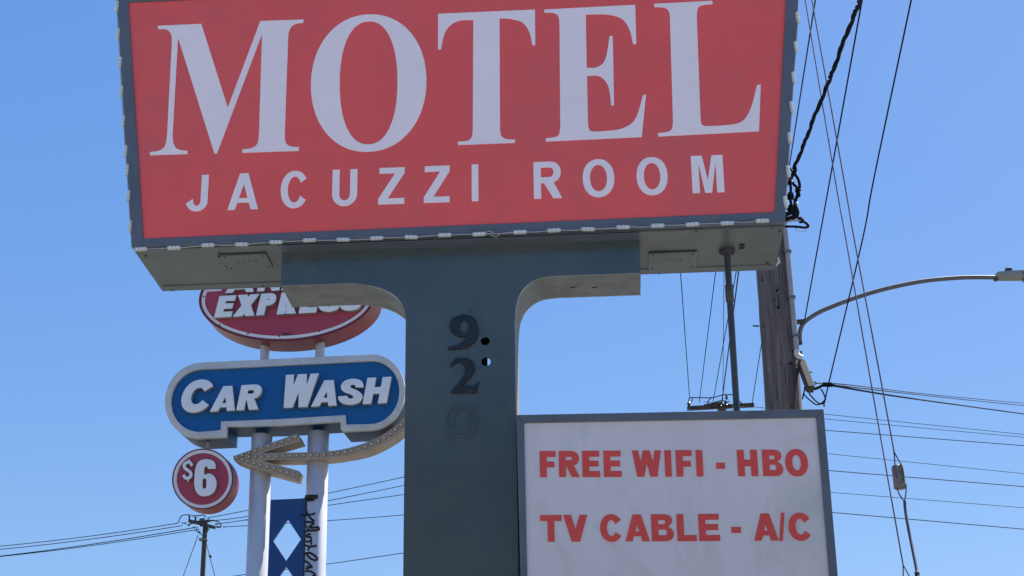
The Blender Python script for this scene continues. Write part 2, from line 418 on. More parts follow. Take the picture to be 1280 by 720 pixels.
# ================================================================== ground (below the frame, still there)
def sheet(name, x0, x1, y0, y1, z, material, kind='structure'):
    bm = bmesh.new(); vs_ = [bm.verts.new(p) for p in ((x0, y0, z), (x1, y0, z), (x1, y1, z), (x0, y1, z))]; bm.faces.new(vs_)
    return tag(obj(name, bm, material), kind=kind)
sheet('ground', -2500, 2500, -2500, 2500, -.13, M['ground'])
sheet('road', -80, 80, -20, -9, -.12, M['asphalt'])
bm = bmesh.new(); box(bm, (-34, -34, -.13), (30, -24, 14.6))          # unseen block added behind the camera to darken the pylon's reflection
bb_ = tag(obj('reflected_block', bm, M['wall']), 'plain dark block added behind the camera for the reflection in the pylon', 'reflected_block')
for fl_ in range(4):
    for k in range(12):
        bm = bmesh.new(); x = -31.5+5.2*k; box(bm, (x, -24.02, 1.2+3.7*fl_), (x+2.2, -23.93, 3.0+3.7*fl_)); obj('added_window', bm, M['lens'], bb_)
bm = bmesh.new(); box(bm, (-80, -9, -.125), (80, -6, 0)); tag(obj('pavement', bm, M['concrete']), kind='structure')
bm = bmesh.new(); box(bm, (-60, -5.99, -.126), (60, 4.5, -.002)); tag(obj('forecourt', bm, M['concrete']), kind='structure')
bm = bmesh.new(); box(bm, (-60, 4.51, -.127), (60, 70, -.006)); tag(obj('parking_lot', bm, M['asphalt']), kind='structure')

M['dark_bed'] = mat('dark_bed_surface', (.045, .036, .028), .95, var=.3, scale=4, bump=.8, bscale=30)
bm = bmesh.new(); box(bm, (-4.5, 5.5, -.05), (5.5, 13.5, .12)); tag(obj('bounce_dimming_bed', bm, M['dark_bed']), kind='structure')  # unseen dark bed added to dim ground bounce on the cabinet underside

# ================================================================== MOTEL cabinet
YF = 9.0
FP = Plane(0, YF)
zb = FP.uv(164, 310)[1]
BL, BR = FP.uv(164, 310), FP.uv(981, 277)
zbot = (BL[1]+BR[1])/2; BL = (BL[0], zbot); BR = (BR[0], zbot)
TL, TR = FP.uv(145.5, -9), FP.uv(1001, -48)
ztop = (TL[1]+TR[1])/2
depth = atz(205, 364, zbot).y - YF
XC = (BL[0]+BR[0])/2
root = thing('motel_sign', (XC, YF+depth/2, zbot), 'large red sign box with white MOTEL lettering, on top of the slate pylon', 'sign')
outer = [BL, BR, TR, TL]
def inset(p, w=0.0): return FP.uv(p[0], p[1], w)
IN = [inset(p) for p in ((179, 298.2), (968.7, 264.8), (984.5, -36), (160, 2.5))]
bm = bmesh.new(); prism(bm, [[(p[0], p[1]) for p in outer]], FP.P, .030, depth-.030)
for f in bm.faces:
    f.material_index = 1 if False else 0
cab = obj('cabinet', bm, M['slate'], root)
for wa, wb in ((0.0, .034), (depth-.034, depth)):
    bm = bmesh.new(); prism(bm, [outer, IN], FP.P, wa, wb, .004); obj('retainer_frame', bm, M['slate'], root)
grow = [(IN[0][0]-.02, IN[0][1]-.02), (IN[1][0]+.02, IN[1][1]-.02), (IN[2][0]+.02, IN[2][1]+.02), (IN[3][0]-.02, IN[3][1]+.02)]
bm = bmesh.new(); prism(bm, [grow], FP.P, .012, .028); face = obj('face_panel', bm, M['red_panel'], root)
bm = bmesh.new(); prism(bm, [grow], FP.P, depth-.028, depth-.012); obj('face_panel', bm, M['red_panel'], root)

def motel_letter(items, ox, oy, holes=()):
    f = lambda p: FP.uv(ox+p[0]/3.2, oy+p[1]/3.2, .009)
    lo = [path(items, f)]+[list(h) for h in holes]
    bm = bmesh.new(); prism(bm, lo, FP.P, .009, .0135); obj('letter', bm, M['vinyl'], face, smooth=30)
motel_letter([(247, 103), (421, 95), (527, 430), (657, 84), (830, 78), (829, 91), [(800, 95), (780, 108), (770, 132)], (768, 160), (755, 535), [(758, 568), (775, 584), (812, 589)],
  (811, 603), (585, 611), (586, 597), [(622, 592), (645, 575), (652, 535)], (664, 136), (484, 613), (473, 613), (328, 150), (306, 545), [(311, 575), (328, 597), (366, 603)],
  (365, 616), (215, 621), (216, 608), [(250, 603), (275, 585), (284, 545)], (303, 175), [(301, 140), (283, 118), (248, 116)]], 120, 0)
def ell_px(cx, cy, rx, ry, pl, w=0.0, n=72, p=2.0, slope=-.04):
    o = []
    for i in range(n):
        t = 2*math.pi*i/n; c, s = math.cos(t), math.sin(t)
        x = math.copysign(abs(c)**(2/p), c)*rx; y = math.copysign(abs(s)**(2/p), s)*ry
        o.append(pl.uv(cx+x, cy-y+slope*x, w))
    return o
bm = bmesh.new()
prism(bm, [ell_px(460.8, 103.8, 72.2, 85.9, FP, .009, 90, 2.1), ell_px(460.7, 103.5, 36.1, 76.9, FP, .009, 72, 2.25)], FP.P, .009, .0135)
obj('letter', bm, M['vinyl'], face, smooth=30)
motel_letter([(152, 55), (540, 38), (541, 180), (529, 181), [(518, 130), (490, 90), (440, 75), (398, 73)], (400, 515), [(405, 543), (425, 556), (461, 558)], (460, 571), (232, 580), (231, 567),
  [(268, 563), (286, 550), (291, 520)], (293, 80), [(240, 82), (200, 102), (176, 140), (164, 197)], (152, 198)], 500, 0)
motel_letter([(577, 38), (941, 19), (945, 175), (932, 176), [(918, 118), (888, 76), (830, 58), (743, 58)], (747, 271), [(790, 268), (822, 235), (838, 144)], (851, 143), (856, 421), (845, 422),
  [(833, 345), (800, 306), (748, 303)], (752, 490), [(757, 518), (775, 526), (820, 524)], [(885, 515), (940, 478), (972, 380)], (984, 379), (967, 548), (583, 566), (583, 553),
  [(615, 549), (635, 540), (641, 505)], (638, 105), [(634, 68), (615, 52), (577, 50)]], 500, 0)
motel_letter([(1016, 15), (1250, 3), (1250, 16), [(1212, 20), (1192, 32), (1187, 65)], (1202, 470), [(1206, 495), (1220, 504), (1240, 504)], (1276, 503), [(1360, 490), (1400, 440), (1428, 340)],
  (1443, 338), (1436, 525), (1032, 546), (1032, 532), [(1062, 529), (1086, 518), (1092, 488)], (1080, 85), [(1076, 46), (1055, 30), (1016, 28)]], 500, 0)
letters(FP, face, [('J', 231.9, 258.7), ('A', 284, 322.5), ('C', 350, 384.7), ('U', 414.7, 446), ('Z', 472.6, 505.3), ('Z', 529.7, 562), ('I', 589.7, 598.1),
  ('R', 667.5, 702.8), ('O', 729, 768.7), ('O', 796.6, 835.6), ('M', 865.8, 905.8)], ((245, 264.0), (885, 240.8)), ((245, 218.9), (885, 194.2)), .18, .009, .0135, [M['vinyl']])

# underside of the cabinet: sheet with folded rims, hatches, knock-outs, screws
def UB(px, py): q = atz(px, py, zbot); return q.x, q.y
bm = bmesh.new(); box(bm, (BL[0]+.006, YF+.034, zbot-.004), (BR[0]-.006, YF+depth-.034, zbot+.02)); bt = obj('bottom_panel', bm, M['under'], root)
for ya, yb in ((YF+.036, YF+.10), (YF+depth-.10, YF+depth-.036)):
    bm = bmesh.new(); box(bm, (BL[0]+.03, ya, zbot-.009), (BR[0]-.03, yb, zbot-.003)); obj('folded_rim', bm, M['under'], root)
def hatch(x0, x1, y0, y1):
    bm = bmesh.new(); box(bm, (x0, y0, zbot-.016), (x1, y1, zbot-.0035)); bmesh.ops.bevel(bm, geom=bm.edges[:], offset=.003, segments=1, affect='EDGES')
    h = obj('access_hatch', bm, M['under'], root)
    bm = bmesh.new(); box(bm, (x0-.004, y0-.010, zbot-.006), (x1+.004, y0-.001, zbot-.0035)); obj('shadow_gap', bm, M['hole'], h)
    yv = (y0+y1)/2
    for i in range(4):
        xx = (x0+x1)/2+(-.06+.035*i); bm = bmesh.new()
        box(bm, (xx, yv-.02, zbot-.0185), (xx+.009, yv+.02, zbot-.0155)); obj('vent_louvre', bm, M['under'], h)
    for a in (x0+.02, x1-.02):
        for b in (y0+.02, y1-.02):
            bm = bmesh.new(); lathe(bm, Vector((a, b, zbot-.015)), (0, 0, -1), [(0, .006), (.003, .006), (.005, .003)], 8); obj('screw', bm, M['screw'], h)
a = UB(276, 317); b = UB(341, 331)
hatch(a[0], b[0], a[1], b[1]+.01)
a = UB(811, 314.5); b = UB(869, 332)
hatch(a[0], b[0], a[1], b[1])
for p in ((182, 318), (274, 314), (274, 319), (284, 332), (215.5, 361), (328, 356.5), (870, 286.5), (964, 283), (866, 331), (959, 328)):
    q = UB(*p); bm = bmesh.new(); lathe(bm, Vector((q[0], q[1], zbot-.003)), (0, 0, -1), [(0, .007), (.009, .007), (.011, .003)], 8); obj('screw', bm, M['screw'], root)
for p in ((927.5, 305), (927, 308.8)):
    q = UB(*p); bm = bmesh.new()
    prism(bm, [ell(q[0], q[1], .016, .0135, 20, 3)], lambda u, v, w: Vector((u, v, w)), zbot-.0075, zbot-.003); obj('knockout_hole', bm, M['hole'], root)
a = UB(954, 335); bm = bmesh.new()           # bent bright lip hanging at the rear corner
tube(bm, [at(953, 333.2, YF+depth-.02), at(970, 331.6, YF+depth-.02), at(974, 327, YF+depth-.03), at(972, 322, YF+depth-.06)], .008, 6); obj('bent_lip', bm, M['lip'], root)
bm = bmesh.new(); c = at(825, 340.2, YF+depth-.01); tube(bm, [c+Vector((math.cos(t*.6)*.012, 0, math.sin(t*.6)*.012)) for t in range(9)], .003, 6); obj('hook', bm, M['screw'], root)
bm = bmesh.new(); q = at(880, 336.6, YF+depth-.012); box(bm, (q.x-.03, q.y-.01, q.z-.004), (q.x+.03, q.y+.004, q.z+.003)); obj('paint_chip', bm, M['lip'], root)
# corner conduit clip seen at the right end of the box
bm = bmesh.new(); tube(bm, [FP.P(BR[0]-.02, zbot+.03, .10), FP.P(BR[0]-.02, zbot-.012, .10)], .006, 6); obj('bolt', bm, M['screw'], root)

# LED modules along the edges
def led_mesh():
    bm = bmesh.new()
    l, h, d = .040, .0115, .008
    pts = [(-l, 0)]+[(-l*.78, -h), (-l*.3, -h*.86), (0, -h), (l*.3, -h*.86), (l*.78, -h), (l, 0), (l*.78, h), (l*.3, h*.86), (0, h), (-l*.3, h*.86), (-l*.78, h)]
    prism(bm, [pts], lambda u, v, w: Vector((u, w, v)), -d, d*.5, .002)
    for x in (-.020, 0, .020):
        lathe(bm, Vector((x, -d+.0005, 0)), (0, -1, 0), [(0, .0062), (.003, .0055), (.005, .002)], 10)
    for f in bm.faces:
        if f.calc_center_median().y < -d-.0002: f.material_index = 1
    me = bpy.data.meshes.new('light_module'); bm.to_mesh(me); bm.free()
    me.materials.append(M['led']); me.materials.append(M['led_lens']); return me
LED = led_mesh(); rl = wloc(root)
def put_led(p, rx, ry, rz=0):
    o = bpy.data.objects.new('light_module', LED); C.objects.link(o); o.parent = root
    o.location = p-rl; o.rotation_euler = (rx, ry, rz); return o
xs = [175.6, 217.5, 259.7, 302, 345, 387, 429, 471, 514, 556, 599, 650, 692.5, 735, 779, 822, 865.5, 909, 953]
ys = [311.6, 310, 306.6, 305.6, 302.8, 300.3, 299.7, 297.8, 296.6, 294, 292.8, 290.3, 288.1, 286.6, 284.1, 282.2, 280.5, 279, 276]
pts = []
for i, (x, y) in enumerate(zip(xs, ys)):
    p = at(x, y, YF-.012); put_led(p, R(random.uniform(-22, -8)), R(random.uniform(-3, 3)+1.5)); pts.append(p)
def wire_run(pts, name='connecting_wire', drop=.006):
    for a, b in zip(pts, pts[1:]):
        bm = bmesh.new(); mid = (a+b)/2+Vector((0, -.004, -random.uniform(-.2, 1)*drop))
        tube(bm, catmull([a, a*.72+b*.28+Vector((0, 0, random.uniform(-.003, .003))), mid, b], 4), .0032, 6); obj(name, bm, M['wire_grey'], root, smooth=60)
wire_run(pts)
L2 = [(146.2, 8), (147.8, 42), (150.4, 78), (151.8, 114), (154.4, 151), (157, 189), (159, 213), (160.8, 245), (163, 283)]
pl = [at(x, y, YF+.004) for x, y in L2]
for p in pl: put_led(p, 0, R(93), R(random.uniform(-62, -40)))
wire_run(pl, drop=.0)
R2 = [(997.2, 22), (995, 59), (992, 97), (989.8, 134), (987, 173), (985.2, 214), (981.8, 252.5)]
pr = [at(x, y, YF+.004) for x, y in R2]
for p in pr: put_led(p, 0, R(86), R(random.uniform(35, 60)))
wire_run(pr, drop=.0)
bm = bmesh.new(); q = at(614, 291, YF-.014)
tube(bm, catmull([at(606, 291.5, YF-.014), at(611, 289, YF-.014), at(617, 290.5, YF-.016), at(613, 292.5, YF-.014), at(620, 296, YF-.015), at(626, 292, YF-.014), at(640, 290, YF-.013)], 5), .0032, 6)
obj('connecting_wire', bm, M['wire_grey'], root, smooth=60)

# ================================================================== pylon
ttop = FP.uv(352, 305)[1]
fz = zbot-.006
YP = atz(352, 312.5, zbot).y; YP2 = (atz(352, 316, zbot).y)
YP = (YP+atz(800, 298, zbot).y)/2
PP = Plane(0, YP)
pdepth = .0
bz = PP.uv(800, 342)[1]
pdepth = atz(800, 370, bz).y-YP
print('cabinet depth', depth, 'width', BR[0]-BL[0], 'zbot', zbot, 'pylon Y', YP, 'pylon depth', pdepth)
def pz(px, py): return PP.uv(px, py)
xl = PP.uv(352, 335)[0]; xr = PP.uv(800, 320)[0]
zl = pz(352, 356)[1]; zr = pz(800, 342)[1]; zw = (zl+zr)/2
XL = (pz(506.5, 430)[0]+pz(504.5, 700)[0])/2; XR = (pz(643.5, 430)[0]+pz(648, 700)[0])/2
arcL = path([(xl, zw), (pz(440, 355)[0], zw), [pz(470, 358.5), pz(490, 367.5), pz(502.5, 380), (XL, pz(507, 396)[1])]])
arcR = path([(XR, pz(643, 404)[1]), [pz(644.5, 387), pz(648, 372), pz(657, 358.5), pz(672, 348.5), (pz(693, 344)[0], zw)], (xr, zw)])
out_p = [(xl, fz)]+arcL+[(XL, -.12), (XR, -.12)]+arcR+[(xr, fz)]
mp_ = lambda px, py: mpp(px, py, YP)
h1 = PP.uv(606.5, 426.3); h2 = PP.uv(607.5, 452); hr = 5.6*mp_(606, 440)
hole1 = ell(h1[0], h1[1], hr, hr, 24); hole2 = ell(h2[0], h2[1], hr*1.06, hr, 24)
pyl = thing('sign_pylon', ((XL+XR)/2, YP+pdepth/2, -.12), 'slate grey T-shaped pylon with dark numerals down its front, under the red sign', 'pylon')
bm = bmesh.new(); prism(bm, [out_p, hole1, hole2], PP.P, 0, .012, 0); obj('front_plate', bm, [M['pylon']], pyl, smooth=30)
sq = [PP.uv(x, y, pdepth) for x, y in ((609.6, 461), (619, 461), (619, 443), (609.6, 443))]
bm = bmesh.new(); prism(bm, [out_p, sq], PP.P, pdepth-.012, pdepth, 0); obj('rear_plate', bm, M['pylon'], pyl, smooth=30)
# side skin: soffit of the wings, arches and column sides
bm = bmesh.new(); n = len(out_p)
eps = .0015
def skin(bm, seq, w0, w1):
    f = [bm.verts.new(PP.P(p[0], p[1], w0)) for p in seq]; k = [bm.verts.new(PP.P(p[0], p[1], w1)) for p in seq]
    for i in range(len(seq)-1): bm.faces.new((f[i], f[i+1], k[i+1], k[i]))
skin(bm, out_p, .012, pdepth-.012)
inn = [(p[0]+(.004 if p[0] < (XL+XR)/2 else -.004), p[1]+.004) for p in out_p]
skin(bm, inn[::-1], .012, pdepth-.012)
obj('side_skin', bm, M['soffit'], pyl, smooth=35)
for p in ((716, 359), (743, 359)):
    q = atz(p[0], p[1], zw); bm = bmesh.new(); box(bm, (q.x-.014, q.y-.006, zw-.002), (q.x+.014, q.y+.006, zw+.003)); obj('drain_slot', bm, M['hole'], pyl)
bm = bmesh.new(); box(bm, (xl, YF+.036, zbot-.0125), (xr-.002, YP+pdepth-.02, zbot-.0045)); obj('reflection_strip', bm, M['slate'], pyl)  # dark strip standing in for the pylon's reflection in the glossy underside
# numerals
def dpath(items, ox, oy, s): return path(items, lambda p: PP.uv(ox+p[0]/s, oy+p[1]/s, -.008))
bm = bmesh.new()
prism(bm, [dpath([(427, 342), [(490, 328), (530, 300), (552, 268)], [(508, 272), (458, 250), (437, 205), (455, 155), (530, 128), (600, 148), (628, 205), (625, 262), (600, 310), (550, 342), (500, 354)], (430, 358)], 480, 370, 5.333),
           ell_px(480+534/5.333, 370+205/5.333, 5.8, 8.6, PP, -.008, 30)], PP.P, -.016, -.0005, .002)
obj('numeral', bm, M['digit'], pyl, smooth=30)
bm = bmesh.new()
prism(bm, [dpath([(443, 466), [(470, 425), (520, 413), (575, 424), (605, 465), (597, 510), (560, 560), (518, 602)], (580, 600), [(605, 596), (620, 586), (633, 570)], (614, 646), (450, 647), (452, 630),
           [(500, 580), (533, 530), (540, 482), (522, 449), (490, 442), (465, 455)], (447, 474)], 480, 370, 5.333)], PP.P, -.016, -.0005, .002)
obj('numeral', bm, M['digit'], pyl, smooth=30)
zc = (480+313/3.2, 495+104/3.2)
bm = bmesh.new()                              # the third numeral is only an outline left in the paint
prism(bm, [ell_px(zc[0], zc[1], 20.3, 23.2, PP, 0, 60, 2, -.12), ell_px(zc[0], zc[1], 18.8, 21.7, PP, 0, 60, 2, -.12)], PP.P, -.009, .001, .0015)
prism(bm, [ell_px(zc[0]+.3, zc[1], 11, 17.8, PP, 0, 50, 2.3, -.12), ell_px(zc[0]+.3, zc[1], 9.6, 16.6, PP, 0, 50, 2.3, -.12)], PP.P, -.009, .001, .0015)
o = obj('numeral', bm, M['pylon'], pyl, smooth=30); o['label'] = 'painted-over outline of a zero'
for p in ((563.7, 532), (593, 519.5), (584, 435), (588, 389), (581, 487)):
    bm = bmesh.new(); c = PP.Q(p[0], p[1]); off = .0125 if p[1] < 500 else 0
    lathe(bm, c+Vector((0, -off+.002, 0)), (0, -1, 0), [(0, .004), (.004, .004), (.005, .002)], 10); obj('screw', bm, M['hole'], pyl)
# weld / patch seam near the holes
bm = bmesh.new(); a = PP.uv(598, 414.2); b = PP.uv(611, 413.6)
prism(bm, [[(a[0], a[1]), (b[0], b[1]), (b[0], b[1]+.003), (a[0], a[1]+.003)]], PP.P, -.002, .001); obj('patch_seam', bm, M['pylon'], pyl)

# ================================================================== lower cabinet
YL = YP-.03
LP = Plane(0, YL)
la, lb = LP.uv(645.3, 518.8), LP.uv(1029.5, 511.5)
def lp(px, py, w=0.0): return LP.uv(px, py, w)
dl = .26
Lr = lp(1047, 716); Ll = lp(650.5, 716)
# continue the sides straight down below the frame
def ext(p, q, z): k = (z-p[1])/(q[1]-p[1]); return (p[0]+(q[0]-p[0])*k, z)
zlow = lp(850, 790)[1]
oL = [ext(la, Ll, zlow), ext(lb, Lr, zlow), lb, la]
ia, ib = lp(655, 528.8), lp(1020.3, 521.8); ja, jb = lp(659, 716), lp(1036.3, 716)
zi = zlow+.045
iL = [ext(ia, ja, zi), ext(ib, jb, zi), ib, ia]
low = thing('amenities_sign', ((oL[0][0]+oL[1][0])/2, YL+dl/2, zlow), 'white panel in slate frame with red FREE WIFI lettering, beside the pylon', 'sign')
bm = bmesh.new(); prism(bm, [oL], LP.P, .026, dl); obj('cabinet', bm, M['slate'], low)
def strips(o, i, name, parent):
    segs = [(o[0], o[1], i[1], i[0]), (o[1], o[2], i[2], i[1]), (o[2], o[3], i[3], i[2]), (o[3], o[0], i[0], i[3])]
    for s in segs:
        cx_ = sum(p[0] for p in s)/4; cy_ = sum(p[1] for p in s)/4
        s2 = [(cx_+(p[0]-cx_)*.9985, cy_+(p[1]-cy_)*.9985) for p in s]
        bm = bmesh.new(); prism(bm, [s2], LP.P, -.004, .030, .003); obj(name, bm, M['slate'], parent)
strips(oL, iL, 'frame_strip', low)
g = .02
gl = [(iL[0][0]-g, iL[0][1]-g), (iL[1][0]+g, iL[1][1]-g), (iL[2][0]+g, iL[2][1]+g), (iL[3][0]-g, iL[3][1]+g)]
bm = bmesh.new(); prism(bm, [gl], LP.P, .008, .024); lface = obj('face_panel', bm, M['white_panel'], low)
letters(LP, lface, [('F', 675, 695), ('R', 699, 725), ('E', 728.2, 750.2), ('E', 755, 777.2), ('W', 791, 827.5), ('I', 831.7, 840), ('F', 845.7, 866), ('I', 871, 879.5), ('-', 896, 907),
  ('H', 922.8, 948.2), ('B', 954.2, 979.7), ('O', 982.8, 1011.2)], ((675, 596.4), (1010, 594.8)), ((675, 563.8), (1010, 561.6)), .255, .004, .0095, [M['red_vinyl']])
letters(LP, lface, [('T', 675.7, 702.5), ('V', 704.7, 735), ('C', 750.7, 779), ('A', 781.7, 812.5), ('B', 815, 842.7), ('L', 847, 871.2), ('E', 874.2, 900.5), ('-', 915, 927),
  ('A', 943, 973.4), ('/', 974.2, 983), ('C', 987, 1016.3)], ((675, 677.3), (1010, 675.4)), ((675, 643.9), (1010, 641.2)), .25, .004, .0095, [M['red_vinyl']])
bm = bmesh.new(); box(bm, (XR-.01, YL+.08, zlow+.25), (oL[0][0]+.05, YL+.18, zlow+.40)); obj('mounting_bracket', bm, M['slate'], low)
bm = bmesh.new(); box(bm, (XR-.01, YL+.08, la[1]-.5), (la[0]+.05, YL+.18, la[1]-.35)); obj('mounting_bracket', bm, M['slate'], low)

# ================================================================== pipe between the two boxes
ptop = atz(908.5, 312, zbot)
pb = at(921, 512, ptop.y); xpp = (ptop.x+pb.x)/2
pz0 = LP.uv(921, 513.4)[1]-.01
pipe = thing('support_pipe', (xpp, ptop.y, pz0), 'thin dark vertical pipe with a flange joining the upper sign box to the lower one', 'pipe')
bm = bmesh.new(); tube(bm, [Vector((pb.x, ptop.y, pz0)), Vector((ptop.x, ptop.y, zbot-.02))], .0185, 16); obj('shaft', bm, M['steel_dark'], pipe, smooth=40)
bm = bmesh.new(); lathe(bm, Vector((ptop.x, ptop.y, zbot-.032)), (0, 0, 1), [(0, .030), (.008, .045), (.010, .047), (.0255, .047)], 28); fl = obj('flange', bm, M['steel_dark'], pipe, smooth=40)
k_ = at(914.5, 367, ptop.y)
bm = bmesh.new(); lathe(bm, Vector((ptop.x*.75+pb.x*.25, ptop.y, k_.z-.05)), (0, 0, 1), [(0, .021), (.004, .024), (.10, .024), (.104, .0185)], 16); obj('coupling', bm, M['steel_dark'], pipe, smooth=40)
for s in (-1, 1):
    bm = bmesh.new(); lathe(bm, Vector((ptop.x+s*.032, ptop.y-.018, zbot-.030)), (0, 0, -1), [(0, .007), (.010, .007)], 6); obj('bolt', bm, M['screw'], pipe)

# ================================================================== service cables at the sign's right end
bun = thing('service_cables', at(990, 262, YF+.25), 'tangle of black cables and connectors at the right end of the red sign', 'cables')
def zz(p, dy=.2): return at(960+p[0]/7.2, 200+p[1]/7.2, YF+dy)
for k, (seq, r, mt, dy) in enumerate((
  ([(236, 118), (270, 170), (285, 230), (270, 300), (255, 340), (240, 400), (262, 440), (270, 480), (250, 515), (200, 530), (150, 545)], .0085, 'wire_black', .2),
  ([(205, 150), (225, 210), (260, 250), (265, 310), (245, 380), (235, 425), (200, 470), (150, 480)], .0085, 'wire_black', .22),
  ([(200, 200), (205, 260), (200, 330), (205, 380), (215, 430), (205, 480), (150, 500)], .008, 'wire_black', .18),
  ([(225, 120), (200, 75), (190, 70), (165, 60)], .005, 'wire_black', .2),
  ([(150, 598), (250, 600), (330, 608), (362, 598), (350, 575), (300, 540), (270, 518), (240, 500)], .0075, 'wire_black', .2),
  ([(150, 566), (200, 548), (250, 543), (295, 548)], .006, 'wire_grey', .19),
  ([(245, 380), (225, 340), (215, 300), (180, 290)], .006, 'wire_grey', .21),
  ([(245, 602), (262, 635), (300, 645), (335, 635), (350, 605)], .0018, 'wire_grey', .2),
  ([(170, 420), (230, 430), (250, 460), (235, 500), (190, 520), (150, 522)], .009, 'wire_black', .19),
  ([(238, 60), (243, 90), (232, 118), (205, 160), (195, 200), (165, 215)], .012, 'wire_black', .2))):
    bm = bmesh.new(); tube(bm, catmull([zz(p, dy) for p in seq], 6), r, 8); obj('cable', bm, M[mt], bun, smooth=60)
for (x, y, r, mt) in ((202, 325, .024, 'wire_black'), (270, 270, .020, 'wire_black'), (272, 312, .016, 'wire_black'), (296, 540, .019, 'wire_black'), (215, 452, .026, 'wire_black'), (190, 432, .018, 'wire_black'), (205, 185, .014, 'wire_grey'), (255, 395, .013, 'wire_grey')):
    bm = bmesh.new(); c = zz((x, y)); ax = Vector((random.uniform(-.5, .5), 0, 1))
    lathe(bm, c-ax.normalized()*r, ax, [(0, r*.35), (r*.3, r*.8), (r*.7, r*.62), (r, r*.95), (r*1.5, r*.7), (r*2, r*.35)], 10); obj('connector', bm, M[mt], bun, smooth=40)

# twisted drop cable
tw = [(1079, -60), (1076, -8), (1075, 0), (1067.5, 19), (1053, 56), (1039, 94), (1033, 109), (1017.5, 147), (1005, 180), (992.5, 210)]
dep = [6.2+i*(9.2-6.2)/(len(tw)-1) for i in range(len(tw))]
cl = catmull([at(p[0], p[1], d) for p, d in zip(tw, dep)], 12)
drop = thing('service_drop', cl[-1], 'thick twisted black cable slanting down to the right end of the upper sign box', 'cable')
for ph in (0, 3.0, 4.4):
    pts = []; s_ = 0
    for i, p in enumerate(cl):
        if i: s_ += (p-cl[i-1]).length
        d = (cl[min(i+1, len(cl)-1)]-cl[max(0, i-1)]).normalized(); a = d.orthogonal().normalized(); b = d.cross(a)
        an = s_*2*math.pi/.34+ph+.5*math.sin(s_*7); pts.append(p+(a*math.cos(an)+b*math.sin(an))*(.0075 if ph else .005))
    bm = bmesh.new(); tube(bm, pts, .0056, 7); obj('strand', bm, M['wire_black'], drop, smooth=60)

# ================================================================== near wooden utility pole
YW = 17.0
pc = at(980, 510, YW); rp = 23*mpp(980, 510, YW)
zt = at(930, -175, YW).z
up_ = thing('utility_pole', (pc.x, YW, -.004), 'thick weathered wooden utility pole rising behind the right end of the upper sign box', 'utility pole')
def axis_x(z): return pc.x-(z-pc.z)*.004
def wp(z, ang, dr=0.0):
    r = rp*(1.0-.018*(z-pc.z))+dr; return Vector((axis_x(z)+r*math.cos(ang), YW+r*math.sin(ang), z))
bm = bmesh.new(); rings = []
random.seed(3); nA = 40; nz = 70
lob = [random.uniform(-1, 1) for _ in range(nA)]
for i in range(nz):
    z = -.2+(zt+.2)*i/(nz-1)
    rings.append([bm.verts.new(wp(z, 2*math.pi*k/nA, rp*.02*lob[k]+random.uniform(-.004, .004))) for k in range(nA)])
for i in range(nz-1):
    for k in range(nA): bm.faces.new((rings[i][k], rings[i][(k+1) % nA], rings[i+1][(k+1) % nA], rings[i+1][k]))
bm.faces.new(rings[-1])
obj('shaft', bm, M['wood'], up_, smooth=60)
def on_pole(px, py):                          # nearest point of the shaft along the ray
    d = ray(px, py); z = at(px, py, YW-rp).z
    r = rp*(1.0-.018*(z-pc.z)); ox, oy = CAM.x-axis_x(z), CAM.y-YW
    A = d.x**2+d.y**2; B = 2*(ox*d.x+oy*d.y); Cc = ox*ox+oy*oy-r*r; D = B*B-4*A*Cc
    if D < 0: return at(px, py, YW), Vector((0, -1, 0))
    t = (-B-math.sqrt(D))/(2*A); p = CAM+d*t
    return p, Vector((p.x-axis_x(z), p.y-YW, 0)).normalized()
for (x, y, r, ws) in ((952.5, 350, 1.6, 0), (971.3, 364, 1.9, 3.6), (968, 374.5, 1.3, 0), (973, 385.3, 2.1, 3.3), (954.3, 408, 1.4, 0), (955.5, 423, 1.0, 0), (990.5, 440, 2.2, 3.4), (987, 455.3, 2.2, 3.6), (977, 454, 1.0, 0), (961, 470, .9, 0), (966, 398, .8, 0)):
    p, nrm = on_pole(x, y); m_ = mpp(x, y, YW)
    if ws:
        bm = bmesh.new(); lathe(bm, p-nrm*.02, nrm, [(0, ws*m_), (.028, ws*m_), (.030, ws*m_*.85)], 14); wsh = obj('washer', bm, M['galv'], up_, smooth=40)
        bm = bmesh.new(); lathe(bm, p, nrm, [(0, r*m_), (.035, r*m_)], 8); obj('bolt', bm, M['hole'], wsh)
    else:
        bm = bmesh.new(); lathe(bm, p-nrm*.02, nrm, [(0, r*m_), (.022, r*m_)], 10); obj('bolt_hole', bm, M['hole'], up_)
bm = bmesh.new(); tube(bm, [at(941, 407.3, YW-.02), at(949, 407.6, YW-.02)], .008, 6); obj('spike', bm, M['screw'], up_)
# conduit up the right side
cd = [(976, 235), (979.5, 270), (984, 310), (989.5, 370), (994.5, 425), (996, 441)]
bm = bmesh.new(); tube(bm, catmull([at(x, y, YW-.165) for x, y in cd], 5), 3.4*mpp(990, 380, YW), 12); cnd = obj('conduit', bm, M['pvc'], up_, smooth=50)
bm = bmesh.new(); tube(bm, catmull([at(995.5, 438, YW-.165), at(996.3, 443, YW-.165), at(999, 446, YW-.175), at(1002.5, 447.8, YW-.175)], 5), 3.9*mpp(990, 440, YW), 12); obj('elbow', bm, M['pvc_white'], cnd, smooth=50)
bm = bmesh.new(); tube(bm, [at(1001.5, 446.5, YW-.175), at(1000, 452, YW-.175)], .014, 8); obj('drip_nipple', bm, M['pvc_white'], cnd, smooth=50)
for y in (315, 372, 420):
    bm = bmesh.new(); x = 984+(y-310)*.092; c = at(x, y, YW-.165); m_ = mpp(990, y, YW)
    box(bm, (c.x-4.6*m_, c.y-4.3*m_, c.z-.012), (c.x+4.4*m_, c.y+4.0*m_, c.z+.012)); obj('conduit_strap', bm, M['galv'], cnd)
